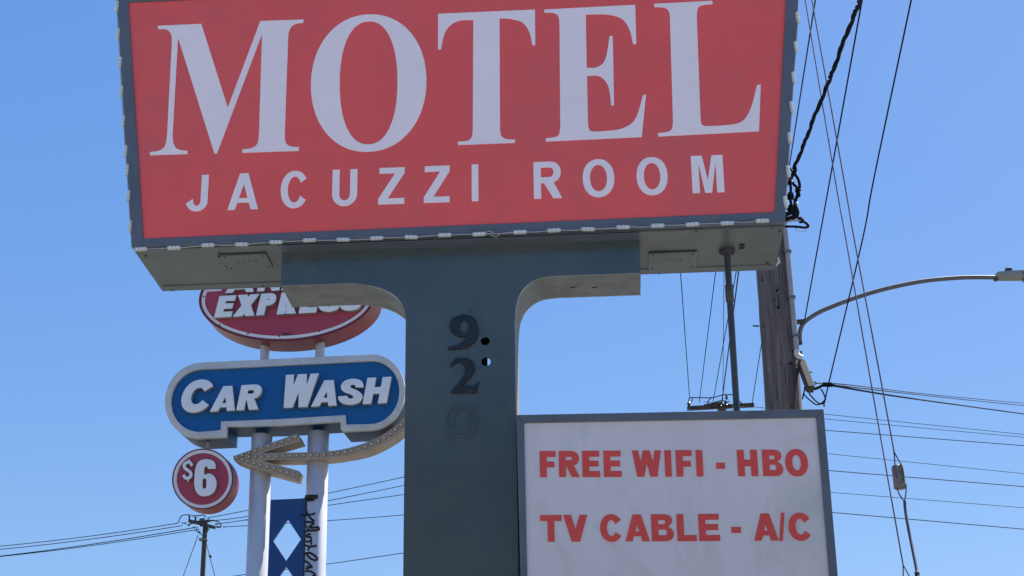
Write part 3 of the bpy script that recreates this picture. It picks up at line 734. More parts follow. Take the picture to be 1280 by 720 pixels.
# crossarms at the head (above the frame) that carry the lines
for dz, nm in ((-.35, 'crossarm'), (-1.6, 'crossarm')):
    bm = bmesh.new(); box(bm, (axis_x(zt)-1.3, YW-rp-.11, zt+dz-.06), (axis_x(zt)+1.3, YW-rp, zt+dz+.06)); ca = obj(nm, bm, M['wood2'], up_)
    for x in (-1.2, -.75, -.3, .3, .75, 1.2):
        bm = bmesh.new(); lathe(bm, Vector((axis_x(zt)+x, YW-rp-.055, zt+dz+.06)), (0, 0, 1), [(0, .02), (.04, .05), (.07, .03), (.1, .045), (.14, .02)], 10); obj('insulator', bm, M['porcelain'], ca, smooth=40)
# standoff block with its clevis
A0, A1 = at(999.5, 447, YW-.25), at(1011.5, 486, YW-.75)
def beam(bm, p, q, wd, hg, upv=Vector((0, 0, 1))):
    d = (q-p).normalized(); s_ = d.cross(upv).normalized(); u_ = s_.cross(d)
    v = [bm.verts.new(c+s_*a*wd/2+u_*b*hg/2) for c in (p, q) for a, b in ((-1, -1), (1, -1), (1, 1), (-1, 1))]
    for f in ((0, 3, 2, 1), (4, 5, 6, 7), (0, 1, 5, 4), (1, 2, 6, 5), (2, 3, 7, 6), (3, 0, 4, 7)): bm.faces.new([v[i] for i in f])
    bmesh.ops.recalc_face_normals(bm, faces=bm.faces)
bm = bmesh.new(); beam(bm, at(1001.0, 453, YW-.15), at(1013.5, 487, YW-.40), .072, .085)
bmesh.ops.bevel(bm, geom=bm.edges[:], offset=.006, segments=1, affect='EDGES'); blk = obj('wooden_bracket', bm, M['wood2'], up_)
bm = bmesh.new(); beam(bm, at(998.7, 440.5, YW-.13), at(999.2, 448.5, YW-.15), .062, .05); obj('bracket_cap', bm, M['steel_dark'], blk)
bm = bmesh.new(); tube(bm, [at(1005, 466, YW-.25), at(1015, 465, YW-.25)], .009, 6); obj('bolt', bm, M['screw'], blk)
bm = bmesh.new(); c = at(1018.5, 479, YW-.36); m_ = mpp(1018, 479, YW)
tube(bm, [c+RT*(math.cos(t*.7)*1.7*m_)+UP*(math.sin(t*.7)*1.7*m_) for t in range(-2, 7)], .005, 6); obj('eye_hook', bm, M['screw'], blk)
for seq in ([(1005, 484), (1007.5, 487.5), (1011, 490), (1013, 494), (1022, 503), (1029, 504.5), (1032, 498)], [(1003, 499), (1005, 490), (1007, 486), (1010, 488)], [(1026, 486), (1030, 493), (1031, 500), (1022, 506), (1012, 500), (1004, 492)]):
    bm = bmesh.new(); tube(bm, catmull([at(x, y, YW-.35) for x, y in seq], 6), .0075, 6); obj('tie_wire', bm, M['wire_black'], blk, smooth=60)
bm = bmesh.new(); tube(bm, catmull([at(997.5, 461, YW-.14), at(995, 475, YW-.18), at(993, 495, YW-.2), at(992, 515, YW-.2)], 5), .018, 8); obj('ground_wire_guard', bm, M['wood2'], up_, smooth=50)

# ================================================================== street light on the pole
SLp = thing('street_light', at(995, 405, YW), 'curved grey street light arm with flat lamp head, reaching right from the wooden pole', 'street light')
def s4(p, Y=YW): return at(960+p[0]/4, 300+p[1]/4, Y)
bm = bmesh.new()
tube(bm, catmull([s4((160, 514)), s4((159, 470)), s4((168, 432)), s4((190, 404)), s4((240, 370)), s4((300, 341)), s4((440, 288)), s4((600, 241)), s4((780, 205)), s4((950, 189)), s4((1060, 186.5)), s4((1150, 188))], 7), 2.75*mpp(1100, 360, YW), 14)
obj('arm', bm, M['arm'], SLp, smooth=50)
bm = bmesh.new(); beam(bm, s4((118, 413), YW-.02), s4((186, 407), YW-.02), .038, .042); obj('bracket', bm, M['steel_dark'], SLp)
bm = bmesh.new(); beam(bm, s4((138, 395), YW-.02), s4((143, 528), YW-.02), .03, .012, Vector((1, 0, 0))); obj('pole_plate', bm, M['steel_dark'], SLp)
bm = bmesh.new(); beam(bm, s4((138, 518), YW-.02), s4((170, 514), YW-.02), .05, .03); obj('bracket', bm, M['steel_dark'], SLp)
SP = Plane(0, YW)
hd = [SP.uv(1180+x/9, 300+y/9) for x, y in ((575, 398), (600, 384), (700, 376), (900, 366), (1200, 362), (1290, 380), (1310, 400), (1290, 424), (860, 430), (700, 432), (600, 428), (578, 420))]
bm = bmesh.new(); prism(bm, [hd], SP.P, -.075, .075, .012); head = obj('lamp_head', bm, M['lamp'], SLp, smooth=30)
q = SP.uv(1261, 340); bm = bmesh.new(); lathe(bm, SP.P(q[0], q[1]-.01, 0), (0, 0, 1), [(0, .036), (.012, .038), (.045, .037), (.052, .026)], 18); obj('photocell', bm, M['steel_dark'], head, smooth=40)
a = SP.uv(1279, 346); b = SP.uv(1315, 348)
bm = bmesh.new(); box(bm, (a[0], YW-.06, b[1]-.008), (b[0], YW+.06, b[1]+.02)); obj('lens', bm, M['lens'], head)
a = SP.uv(1276, 343); b = SP.uv(1284, 346)
bm = bmesh.new(); box(bm, (a[0], YW-.079, b[1]), (b[0]+.1, YW-.07, a[1])); obj('latch', bm, M['lens'], head)
bm = bmesh.new(); q = SP.uv(1243.5, 350); box(bm, (q[0]-.01, YW-.02, q[1]-.008), (q[0]+.03, YW+.02, q[1]+.01)); obj('clamp', bm, M['steel_dark'], head)

# ================================================================== far crossarm pole behind the lower sign
YX = 40.0
fx = at(903, 507, YX)
far = thing('utility_pole', (fx.x, YX, -.004), 'distant utility pole, only its crossarm showing over the white sign', 'utility pole')
bm = bmesh.new(); lathe(bm, Vector((fx.x, YX+.2, -.1)), (0, 0, 1), [(0, .17), (fx.z+.15, .11)], 16); obj('shaft', bm, M['wood'], far, smooth=40)
bm = bmesh.new(); beam(bm, at(859, 510.6, YX), at(942.5, 506.3, YX), .11, .085); arm1 = obj('crossarm', bm, M['wood2'], far)
bm = bmesh.new(); beam(bm, at(880, 507.5, YX+.3), at(903, 503.6, YX+.3), .10, .05); obj('crossarm', bm, M['wood2'], far)
for x, y, hh in ((861.3, 507, 10), (900, 506.5, 7), (907.6, 505, 8), (890, 507, 4), (928, 506.5, 4), (914, 508, 5), (895, 509.5, 4)):
    m_ = mpp(x, y, YX); bm = bmesh.new(); c = at(x, y, YX-.07)
    lathe(bm, c-Vector((0, 0, hh*m_/2)), (0, 0, 1), [(0, .03), (hh*m_*.3, .055), (hh*m_*.5, .03), (hh*m_*.8, .05), (hh*m_, .02)], 10); obj('insulator', bm, M['porcelain'], arm1, smooth=40)
bm = bmesh.new(); c = at(908.2, 497, YX); lathe(bm, c-Vector((0, 0, .05)), (0, 0, 1), [(0, .018), (.04, .036), (.08, .02), (.11, .03), (.14, .012)], 10); obj('insulator', bm, M['porcelain'], arm1, smooth=40)
for seq in ([(861, 502), (862.5, 497.5), (875, 497), (890, 497), (902, 494), (908, 493), (916, 493.5)], [(864, 503), (865.5, 498)], [(884.5, 505), (886, 500), (890, 497)], [(891, 504), (900, 501), (912, 502)], [(922, 499), (926, 503), (930, 505)]):
    bm = bmesh.new(); tube(bm, catmull([at(x, y, YX) for x, y in seq], 5), .013, 6); obj('jumper_wire', bm, M['wire_black'], arm1, smooth=60)
def line(name, pts, r, label, cat, group, mt='wire_black', n=6, sag=0.0):
    """pts: (px, py, distance) from the photograph, a straight or slightly sagging conductor"""
    P3 = [at(*p) for p in pts]
    if len(P3) == 2 and sag:
        a, b = P3; P3 = [a.lerp(b, i/16)-Vector((0, 0, 4*sag*(i/16)*(1-i/16))) for i in range(17)]
    elif len(P3) > 2: P3 = catmull(P3, 6)
    bm = bmesh.new(); tube(bm, P3, r, n)
    return tag(obj(name, bm, M[mt], smooth=60), label, cat, group)
GW = 'power lines dropping to the distant crossarm'
for k, (p, q, r) in enumerate((((862, 498), (850.5, 338), .009), ((874, 503), (895, 336), .0085), ((891, 504), (921, 336), .0085), ((902.5, 501), (923.7, 336), .012), ((903.5, 500), (905, 340), .006), ((940, 505), (950.5, 438), .009))):
    t_ = (-140-p[1])/(q[1]-p[1]); e = (p[0]+(q[0]-p[0])*t_, -140)
    lab = ['thin line dropping left of the others, nearest the pylon, to the distant crossarm', 'second thin line from the left dropping to the distant crossarm',
           'thin line left of the dark pair dropping beside the support pipe to the distant crossarm', 'darkest line dropping close behind the support pipe to the distant crossarm',
           'faintest hair-thin line between pylon and support pipe', 'dark line passing left of the wooden pole and reappearing beside the upper sign'][k]
    line('power_line', [(p[0], p[1], YX), (e[0], e[1], YW-.3)], r, lab, 'power line', GW)

# ================================================================== overhead wires and guys on the right
G2 = 'overhead wires right of the upper sign box'
line('power_line', [(1006, 399, YW-.1), (1037.3, 225, 14), (1076, 9, 11.5), (1099, -120, 10.5)], .0062, 'black wire rising from the street light bracket up to the twisted cable', 'power line', G2)
line('power_line', [(1030, 508, YW-.4), (1035.5, 481, YW-.4), (1078, 300, 15), (1092, 225, 14), (1139, 0, 12), (1164, -120, 11)], .0068, 'long black wire farthest right, crossing the street light arm to a splice by the pole', 'power line', G2)
G3 = 'guy wires slanting down to the lower right'
g1 = [(998.5, -50, 13.2), (1006.5, 0, 13.1), (1044, 225, 12.6), (1057.5, 300, 12.4), (1089, 480, 12), (1091.6, 495, 12), (1129, 707, 11.6)]
line('guy_wire', g1, .0048, 'left one of the two long guy wires slanting down right, without an insulator', 'guy wire', G3, 'guy')
for e in ((1129.3, 760), (1150, 745)):
    line('guy_wire', [(1128.9, 706, 11.6), (e[0], e[1], 11.5)], .0042, 'short '+('straight' if e[0] < 1140 else 'slanting')+' strand forking off the foot of the left guy wire', 'guy wire', G3, 'guy')
g2 = [(1007, -50, 12.6), (1016, 6, 12.5), (1055, 225, 12), (1068, 300, 11.8), (1102, 480, 11.4), (1118, 567, 11.2)]
gw = thing('guy_wire', at(1148, 740, 10.8), 'right one of the two long guy wires slanting down right, with a grey strain insulator', 'guy wire', G3)
bm = bmesh.new(); tube(bm, catmull([at(*p) for p in g2], 6), .005, 6); obj('upper_strand', bm, M['guy'], gw, smooth=60)
def t25(p, Y=11.15): return at(1080+p[0]/4.5, 560+p[1]/4.5, Y)
for seq in ([(168, 20), (172, 60), (176, 120), (186, 170)], [(168, 20), (190, 60), (212, 100), (224, 160), (218, 188)], [(186, 225), (200, 262), (226, 300)], [(236, 205), (236, 250), (228, 300)]):
    bm = bmesh.new(); tube(bm, catmull([t25(p, 11.10) for p in seq], 6), .0042, 6); obj('loop_strand', bm, M['guy'], gw, smooth=60)
bm = bmesh.new(); tube(bm, catmull([t25((228, 298)), t25((240, 400), 11.1), t25((300, 705), 10.9), t25((325, 830), 10.8)], 5), .0095, 6); obj('lower_strand', bm, M['guy'], gw, smooth=60)
# strain insulator: stout cylinder with wire grooves
ca_, cb_ = t25((186, 98)), t25((206, 232)); ax = (cb_-ca_); Ln = ax.length; m_ = mpp(1125, 596, 11.15)
bm = bmesh.new(); rr_ = 8.2*m_
axn = ax.normalized(); fr = (CAM-ca_).normalized(); fr = (fr-axn*fr.dot(axn)).normalized(); sd_ = axn.cross(fr); nS = 28; rg = []
for d, k in ((0, .72), (.03, .86), (.08, .93), (.5, .95), (.86, 1.0), (.9, 1.04), (.95, .98), (.985, .8), (1, .7)):
    ring = []
    for i in range(nS):
        an = 2*math.pi*i/nS
        groove = .0
        for g_, dep_ in ((R(62), .30), (R(118), .30)):
            dd = abs((an-g_+math.pi) % (2*math.pi)-math.pi)
            if dd < R(16) and d < .85: groove = max(groove, dep_)
        r_ = rr_*k*(1-groove)
        ring.append(bm.verts.new(ca_+axn*Ln*d+(sd_*math.cos(an)+fr*math.sin(an))*r_))
    rg.append(ring)
for i in range(len(rg)-1):
    for k in range(nS): bm.faces.new((rg[i][k], rg[i][(k+1) % nS], rg[i+1][(k+1) % nS], rg[i+1][k]))
bm.faces.new(rg[0]); bm.faces.new(rg[-1]); bmesh.ops.recalc_face_normals(bm, faces=bm.faces)
obj('strain_insulator', bm, M['guyins'], gw, smooth=35)
bm = bmesh.new(); lathe(bm, t25((296, 690), 10.9), (t25((300, 720), 10.9)-t25((296, 690), 10.9)), [(0, .008), (.01, .016), (.03, .016), (.04, .008)], 10); obj('clamp', bm, M['screw'], gw)

# cables leaving the splice to the right
G4 = 'lines running off to the right edge'
spl = thing('cable_splice', at(1035, 481, YW-.4), 'dark taped splice hanging where the long wire meets the cables right of the pole', 'cable splice')
bm = bmesh.new(); tube(bm, catmull([at(1018, 486.5, YW-.4), at(1024, 484, YW-.4), at(1030, 481, YW-.4), at(1038, 480.6, YW-.4), at(1044, 482.5, YW-.4)], 5), [.010]*6+[.017]*10+[.011]*5 if False else .014, 8); obj('tape_wrap', bm, M['wire_black'], spl, smooth=60)
bm = bmesh.new(); tube(bm, [at(1029, 480.6, YW-.4), at(1040, 480.9, YW-.4)], .024, 10); obj('splice_sleeve', bm, M['wire_black'], spl, smooth=60)
line('power_line', [(1038, 481.5, YW-.4), (1118, 495, 22), (1200, 506.5, 28), (1280, 517.5, 33), (1420, 537, 40)], .012, 'thickest dark cable from the splice to the right edge, lowest of the three', 'power line', G4)
line('power_line', [(1040, 481, YW-.4), (1120, 490.3, 22), (1200, 499, 28), (1280, 507, 33), (1420, 521, 40)], .007, 'middle thin cable from the splice to the right edge', 'power line', G4)
line('power_line', [(1019, 479, YW-.4), (1060, 481, 18), (1152, 492, 24), (1240, 500.5, 30), (1280, 504, 33), (1420, 516, 40)], .006, 'uppermost thin cable from the pole bracket to the right edge', 'power line', G4)
for k, (y0, y1, r) in enumerate(((518, 539, .010), (524, 543, .010), (538, 554, .0135), (567, 588, .010), (588, 605, .014), (615, 631.5, .010), (640, 658, .014))):
    sl_ = (y1-y0)/206
    lab = ['topmost faint line of the seven behind the lower sign on the right', 'second faint line close under the topmost of the seven on the right', 'third and darker line from the top of the seven on the right',
           'fourth line from the top of the seven on the right, thin', 'dark line passing just behind the strain insulator', 'thin line second from the bottom of the seven on the right', 'lowest and dark line of the seven on the right'][k]
    line('power_line', [(880, y0-sl_*154, 60), (1420, y1+sl_*180, 66)], r, lab, 'power line', G4)

# ================================================================== left distant pole and its lines
YD = 58.0
dp = at(254.3, 700, YD)
dpo = thing('utility_pole', (dp.x, YD, -.004), 'slim distant utility pole with two crossarms, under the round price sign', 'utility pole')
dt = at(253.5, 650.5, YD).z
bm = bmesh.new(); lathe(bm, Vector((dp.x, YD, -.1)), (0, 0, 1), [(0, .13), (dt-1.5, .085), (dt+.1, .078)], 14); obj('shaft', bm, M['wood2'], dpo, smooth=40)
def z6(p, Y=YD): return at(200+p[0]/6, 600+p[1]/6, Y)
bm = bmesh.new(); beam(bm, z6((215, 305), YD-.2), z6((415, 358), YD-.2), .10, .10); ar1 = obj('crossarm', bm, M['wood2'], dpo)
bm = bmesh.new(); beam(bm, z6((225, 322), YD+.2), z6((375, 305), YD+.2), .09, .08); ar2 = obj('crossarm', bm, M['wood2'], dpo)
for p in (((285, 365), (312, 415)), ((375, 358), (332, 408))):
    bm = bmesh.new(); beam(bm, z6(p[0], YD-.1), z6(p[1], YD-.1), .03, .03); obj('brace', bm, M['galv'], dpo)
for (x, y, hz, ln, r) in ((168, 322, 1, 10, 7), (188, 322, 1, 12, 9), (220, 280, 0, 26, 8), (266, 290, 0, 26, 9), (215, 337, 1, 16, 8), (255, 357, 1, 18, 7), (262, 376, 1, 14, 5), (305, 295, 1, 14, 8), (325, 292, 1, 16, 9),
                          (352, 312, 1, 20, 9), (365, 285, 1, 14, 6), (392, 305, 1, 24, 6), (425, 330, 1, 18, 7), (432, 352, 1, 14, 9), (448, 352, 1, 14, 9), (480, 352, 1, 10, 5), (345, 330, 1, 14, 7), (300, 330, 1, 12, 7), (130, 322, 1, 14, 4), (650, 300, 1, 14, 5)):
    m_ = mpp(250, 655, YD)/6; bm = bmesh.new(); ax = Vector((1, 0, .12)) if hz else Vector((0, 0, 1)); c = z6((x, y), YD-.25); L_ = ln*m_*1.4; r_ = r*m_
    lathe(bm, c-ax.normalized()*L_/2, ax, [(0, r_*.4), (L_*.15, r_), (L_*.45, r_*.6), (L_*.6, r_), (L_*.85, r_), (L_, r_*.4)], 8)
    if x == 650: tag(obj('line_clamp', bm, M['porcelain']), 'tiny dark clamp on a line beside the left silver pole', 'line clamp')
    else: obj('insulator', bm, M['porcelain'], ar1, smooth=40)
for seq in ([(140, 318), (150, 285), (175, 263), (235, 262)], [(220, 300), (222, 260)], [(240, 268), (290, 268), (325, 262), (345, 280)], [(360, 300), (400, 305), (440, 315), (462, 345)], [(280, 350), (275, 380), (300, 400)], [(300, 345), (345, 350), (360, 375), (345, 400)]):
    bm = bmesh.new(); tube(bm, catmull([z6(p, YD-.2) for p in seq], 5), .018, 6); obj('jumper_wire', bm, M['wire_black'], ar1, smooth=60)
bm = bmesh.new(); q = at(254.3, 675, YD); box(bm, (q.x-.13, YD-.13, q.z-.03), (q.x+.13, YD+.1, q.z+.04)); obj('band', bm, M['galv'], dpo)
G5 = 'lines reaching the slim distant pole'
for p, q, r, lab in (((0, 679.3), (222, 654), .013, 'topmost line from the left edge to the slim distant pole'), ((0, 683.3), (228, 657), .013, 'second line from the left edge to the slim distant pole'),
                     ((0, 691.7), (240, 660), .015, 'third line from the left edge to the slim distant pole'), ((0, 692.3), (242, 662.6), .013, 'lowest line from the left edge to the slim distant pole')):
    e = (q[0]-(q[0]-p[0])*1.4, q[1]-(q[1]-p[1])*1.4)
    line('power_line', [(e[0], e[1], YD+6), (q[0], q[1], YD)], r, lab, 'power line', G5, sag=.12)
for pts, r, lab in ((((261, 647), (309, 638), (410, 616.5), (506, 596), (640, 566)), .013, 'topmost line from the slim distant pole behind the silver poles to the pylon'),
                    (((265, 651), (309, 645.5), (410, 626), (506, 606.5), (640, 578)), .013, 'second line from the slim distant pole behind the silver poles to the pylon'),
                    (((271, 655), (309, 649.5), (410, 631.8), (506, 618), (640, 598)), .013, 'third line from the slim distant pole behind the silver poles to the pylon'),
                    (((279, 658.6), (309, 657), (410, 650.8), (506, 643.6), (640, 632)), .013, 'fourth and flattest line from the slim distant pole behind the silver poles'),
                    (((230, 731), (297, 719.5), (410, 705), (506, 691), (640, 672)), .013, 'lowest line crossing behind the silver poles near the bottom edge')):
    line('power_line', [(x, y, YD+i*1.0) for i, (x, y) in enumerate(pts)], r, lab, 'power line', G5)
line('guy_wire', [(247.5, 669, YD), (222, 740, YD-4)], .013, 'faint guy wire slanting down left from the slim distant pole', 'guy wire', 'guy wires of the slim distant pole')
g_ = thing('guy_wire', at(257.5, 678, YD), 'faint guy wire with tiny dark insulator slanting down right from the slim distant pole', 'guy wire', 'guy wires of the slim distant pole')
bm = bmesh.new(); tube(bm, [at(257.5, 678, YD), at(274, 740, YD-4)], .013, 6); obj('strand', bm, M['wire_black'], g_)
c = at(262.4, 697.3, YD-1.3); bm = bmesh.new(); lathe(bm, c+Vector((0, 0, .09)), (at(264, 703, YD-1.5)-at(261, 691, YD-1)), [(0, .02), (.04, .05), (.12, .05), (.17, .02)], 8); obj('insulator', bm, M['porcelain'], g_)

# ================================================================== car wash signs
YCW = 24.0
o_ = at(355, 500, YCW)
CP = Plane(o_.x, o_.y, R(-3.65))
def cp(px, py, w=0.0): return CP.uv(px, py, w)
cd_ = .56
# poles
sup = thing('sign_poles', CP.P(0, -.004, .3), 'pair of silver round poles joined by a blue panel with diamond cutouts', 'sign poles')
poles = []
for (xa, ya, xb, yb, rpx) in ((326.2, 560, 321.6, 715, 13.1), (396.8, 560, 394.1, 715, 13.4)):
    q = CP.uv((xa+xb)/2, (ya+yb)/2, .30); rr = rpx*mpp((xa+xb)/2, 640, YCW+.3)
    ztp = CP.uv(xa, 541, .28)[1]
    bm = bmesh.new(); base = CP.P(q[0], -.004, .30)
    zc_ = CP.uv(350, 532)[1]
    lathe(bm, base, (0, 0, 1), [(0, rr*1.02), (zc_-.045, rr), (zc_-.04, rr*.97)], 40); poles.append((base, rr)); pl_ = obj('pole', bm, M['pole'], sup, smooth=50)
    bm = bmesh.new(); box(bm, (base.x-.075, base.y-.075, zc_-.045), (base.x+.075, base.y+.075, zc_+.05)); obj('post_collar', bm, M['blue_dark'], pl_)
# thin upper posts carrying the oval
for (x, r) in ((331, 5.6), (400, 5.8)):
    q = CP.uv(x, 440, .28); z0 = CP.uv(x, 455, .28)[1]; z1 = CP.uv(x, 420, .28)[1]
    bm = bmesh.new(); lathe(bm, CP.P(q[0], z0, .28), (0, 0, 1), [(0, r*mpp(x, 440, YCW)), (z1-z0, r*mpp(x, 440, YCW))], 24); obj('post', bm, M['pole'], sup, smooth=50)
# diamond panel
pw = .22
pa, pbm = cp(338.2, 624.3, pw), cp(382.5, 623, pw)
zt_ = (pa[1]+pbm[1])/2
ob_ = [(pa[0]+.02, .6), (pbm[0]-.0, .6), (pbm[0], zt_), (pa[0], zt_)]
ob_[0] = (pa[0], .6)
dt_ = [cp(*p, pw) for p in ((359.3, 649), (376, 674.8), (358.6, 700.8), (341.2, 674.8))]
cxd = (dt_[1][0]+dt_[3][0])/2; czd = (dt_[0][1]+dt_[2][1])/2; hw = (dt_[1][0]-dt_[3][0])/2; hh = (dt_[0][1]-dt_[2][1])/2
pitch = dt_[0][1]-cp(357.6, 708, pw)[1]
hs = []; z = czd
while z-hh > .7:
    hs.append([(cxd, z+hh), (cxd+hw, z), (cxd, z-hh), (cxd-hw, z)]); z -= pitch
bm = bmesh.new(); prism(bm, [ob_]+hs, CP.P, pw, pw+.045, .004); obj('diamond_panel', bm, M['navy'], sup)
bm = bmesh.new(); prism(bm, [[(pbm[0]-.004, .6), (pbm[0]+.02, .6), (pbm[0]+.02, zt_+.0), (pbm[0]-.004, zt_)]], CP.P, pw-.012, pw+.06); obj('panel_edge', bm, M['blue_dark'], sup)
# graffiti on the right pole
bse, prr = poles[1]
def on_cyl(px, py):
    d = ray(px, py); ox, oy = CAM.x-bse.x, CAM.y-bse.y; r = prr*1.004
    A = d.x**2+d.y**2; B = 2*(ox*d.x+oy*d.y); D = B*B-4*A*(ox*ox+oy*oy-r*r)
    if D <= 0 or px < 382.0: return CP.Q(px, py, pw-.004)
    return CAM+d*((-B-math.sqrt(D))/(2*A))
gr = []
for seq, wd in (([(252, 128), (300, 126), (344, 126)], 3.2), ([(262, 118), (268, 150), (290, 150), (320, 146)], 2.0), ([(262, 130), (258, 190), (262, 240), (285, 282), (318, 308)], 1.7),
                ([(215, 267), (260, 262), (300, 258), (325, 248)], 1.6), ([(248, 316), (290, 316), (312, 325), (282, 352), (300, 358), (350, 352)], 1.8), ([(350, 353), (352, 372), (318, 378), (262, 382), (244, 400)], 1.7),
                ([(240, 340), (262, 350), (270, 372)], 1.3), ([(290, 405), (262, 412), (246, 440), (258, 462), (288, 455), (290, 430), (262, 425)], 1.6), ([(285, 420), (296, 470), (290, 485)], 1.3),
                ([(246, 485), (280, 500), (335, 492)], 1.7), ([(300, 496), (276, 512), (272, 530)], 1.5), ([(250, 552), (282, 546), (318, 566), (340, 590), (325, 602), (290, 590), (262, 560)], 1.7), ([(240, 545), (246, 600), (262, 612)], 1.5),
                ([(240, 622), (262, 615), (290, 640), (298, 655), (262, 648)], 1.6), ([(250, 668), (290, 655), (296, 640)], 1.3), ([(238, 700), (262, 682), (300, 690), (325, 716), (300, 722)], 1.6), ([(240, 640), (240, 740)], 1.2), ([(330, 735), (290, 745), (252, 730), (245, 760)], 1.5)):
    pts = catmull([Vector((340+a/6, 600+b/6, 0)) for a, b in seq], 5)
    bm = bmesh.new(); tube(bm, [on_cyl(p.x, p.y) for p in pts], wd*.85*mpp(390, 660, YCW), 6); obj('graffiti_stroke', bm, M['graffiti'], sup)

# CAR WASH cabinet
cw = thing('car_wash_sign', CP.P(0, cp(355, 540)[1], cd_/2), 'long blue sign box with rounded ends reading CAR WASH in raised white italics', 'sign')
def half(cx, cy, rx, ry, side, n=26):          # rounded end, from the top round to the bottom (right) or back up (left)
    o = []
    for k in range(n+1):
        t = math.pi/2-math.pi*k/n if side > 0 else -math.pi/2-math.pi*k/n
        o.append((cx+rx*math.cos(t), cy-ry*math.sin(t)-.045*rx*math.cos(t)))
    return o
oc = half(464, 490.6, 42.4, 47.4, 1)+[(428.7, 539.4), (426, 536.5), (426, 527), (350, 532), (283.8, 533.2), (283.3, 546.8)]+half(251.5, 500.9, 45.2, 47.4, -1)
ic = half(464, 490.8, 35.3, 39.4, 1)+[(432.8, 531), (432, 519), (350, 524.2), (276.5, 527), (276.1, 537.9)]+half(251.2, 501, 37.2, 39.0, -1)
OC = path(oc, lambda p: cp(*p)); IC = path(ic, lambda p: cp(*p))
cxo = sum(p[0] for p in OC)/len(OC); cyo = sum(p[1] for p in OC)/len(OC)
bm = bmesh.new(); prism(bm, [OC], CP.P, .05, cd_, .0); cbody = obj('cabinet', bm, M['blue_dark'], cw, smooth=30)
bm = bmesh.new(); prism(bm, [OC, IC], CP.P, -.012, .055, .016); obj('trim_ring', bm, M['trim'], cw, smooth=30)
bm = bmesh.new(); prism(bm, [path(ic, lambda p: (lambda q: (cxo+(q[0]-cxo)*1.004, cyo+(q[1]-cyo)*1.006))(cp(*p)))], CP.P, .035, .048); cface = obj('face_panel', bm, M['blue'], cw)
BB = ((262, 514.6), (484, 503.6)); TS = ((262, 483.6), (484, 470.8))
BW = ((224, 516), (382, 508.6)); TW = ((224, 476.3), (382, 467.2))
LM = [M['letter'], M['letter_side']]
letters(CP, cface, [('C', 222.5, 262.5, BW, TW, .295), ('A', 262, 293.5, BB, TS, .30), ('R', 295, 323, BB, TS, .31), ('W', 348.6, 390.0, BW, TW, .265), ('A', 388.5, 420.8, BB, TS, .30), ('S', 422.3, 448.5), ('H', 452.9, 483.2)], BB, TS, .33, -.05, .034, LM, shear=.17, bevel=.004)

# oval sign
ov = thing('oval_sign', CP.P(cp(359, 420)[0], cp(359, 430)[1], .25), 'maroon oval sign with raised white EXPRESS letters, half hidden above the blue sign', 'sign')
def oval(rx, ry, n=90): return ell_px(359.3, 371.3, rx, ry, CP, 0, n, 2.0, -.045)
bm = bmesh.new(); prism(bm, [oval(110.6, 55.4)], CP.P, .004, .47, .0); obj('cabinet', bm, [M['maroon'], M['red_side']], ov, smooth=30)
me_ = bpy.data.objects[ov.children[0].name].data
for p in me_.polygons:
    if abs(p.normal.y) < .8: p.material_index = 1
bm = bmesh.new(); prism(bm, [oval(110.6, 55.4), oval(107.4, 52.4)], CP.P, -.012, .006, .003); obj('outer_rim', bm, M['rimred'], ov, smooth=30)
bm = bmesh.new(); prism(bm, [oval(107.4, 52.4), oval(103.2, 48.4)], CP.P, -.004, .006); obj('white_ring', bm, M['ringwhite'], ov, smooth=30)
bm = bmesh.new(); prism(bm, [[cp(258.5, 364.6), cp(277, 363.4), cp(277, 361.2), cp(259.5, 362)]], CP.P, -.003, .006); obj('white_rule', bm, M['ringwhite'], ov)
letters(CP, ov, [('E', 267.3, 289.0), ('X', 290.5, 318), ('P', 319.8, 341), ('R', 345.5, 370), ('E', 373, 395), ('S', 397.5, 420.5), ('S', 423.8, 447)], ((267.5, 397), (436, 388.3)), ((267.5, 370.2), (436, 361.5)), .355, -.075, .004, LM, shear=.2, bevel=.004)
letters(CP, ov, [('A', 281, 317), ('N', 321, 349), ('A', 351, 386)], ((281, 366.3), (386, 361)), ((281, 341), (386, 336)), .34, -.075, .004, LM, shear=.2, bevel=.004)
for p in ((254.7, 371), (274.6, 406.3), (310, 417.3), (349.5, 420.3), (364.5, 418.3), (399, 414.3), (437, 398)):
    bm = bmesh.new(); lathe(bm, CP.Q(p[0], p[1])+Vector((0, .002, 0)), (0, -1, 0), [(0, .013), (.012, .013), (.016, .006)], 8); obj('screw', bm, M['screw'], ov)
for seq in ([(353, 416), (356, 419), (357, 416.5)], [(357, 416.5), (359, 418.5), (361, 415)]):
    bm = bmesh.new(); tube(bm, [CP.Q(x, y, -.01) for x, y in seq], .009, 5); obj('bird_spike', bm, M['screw'], ov)

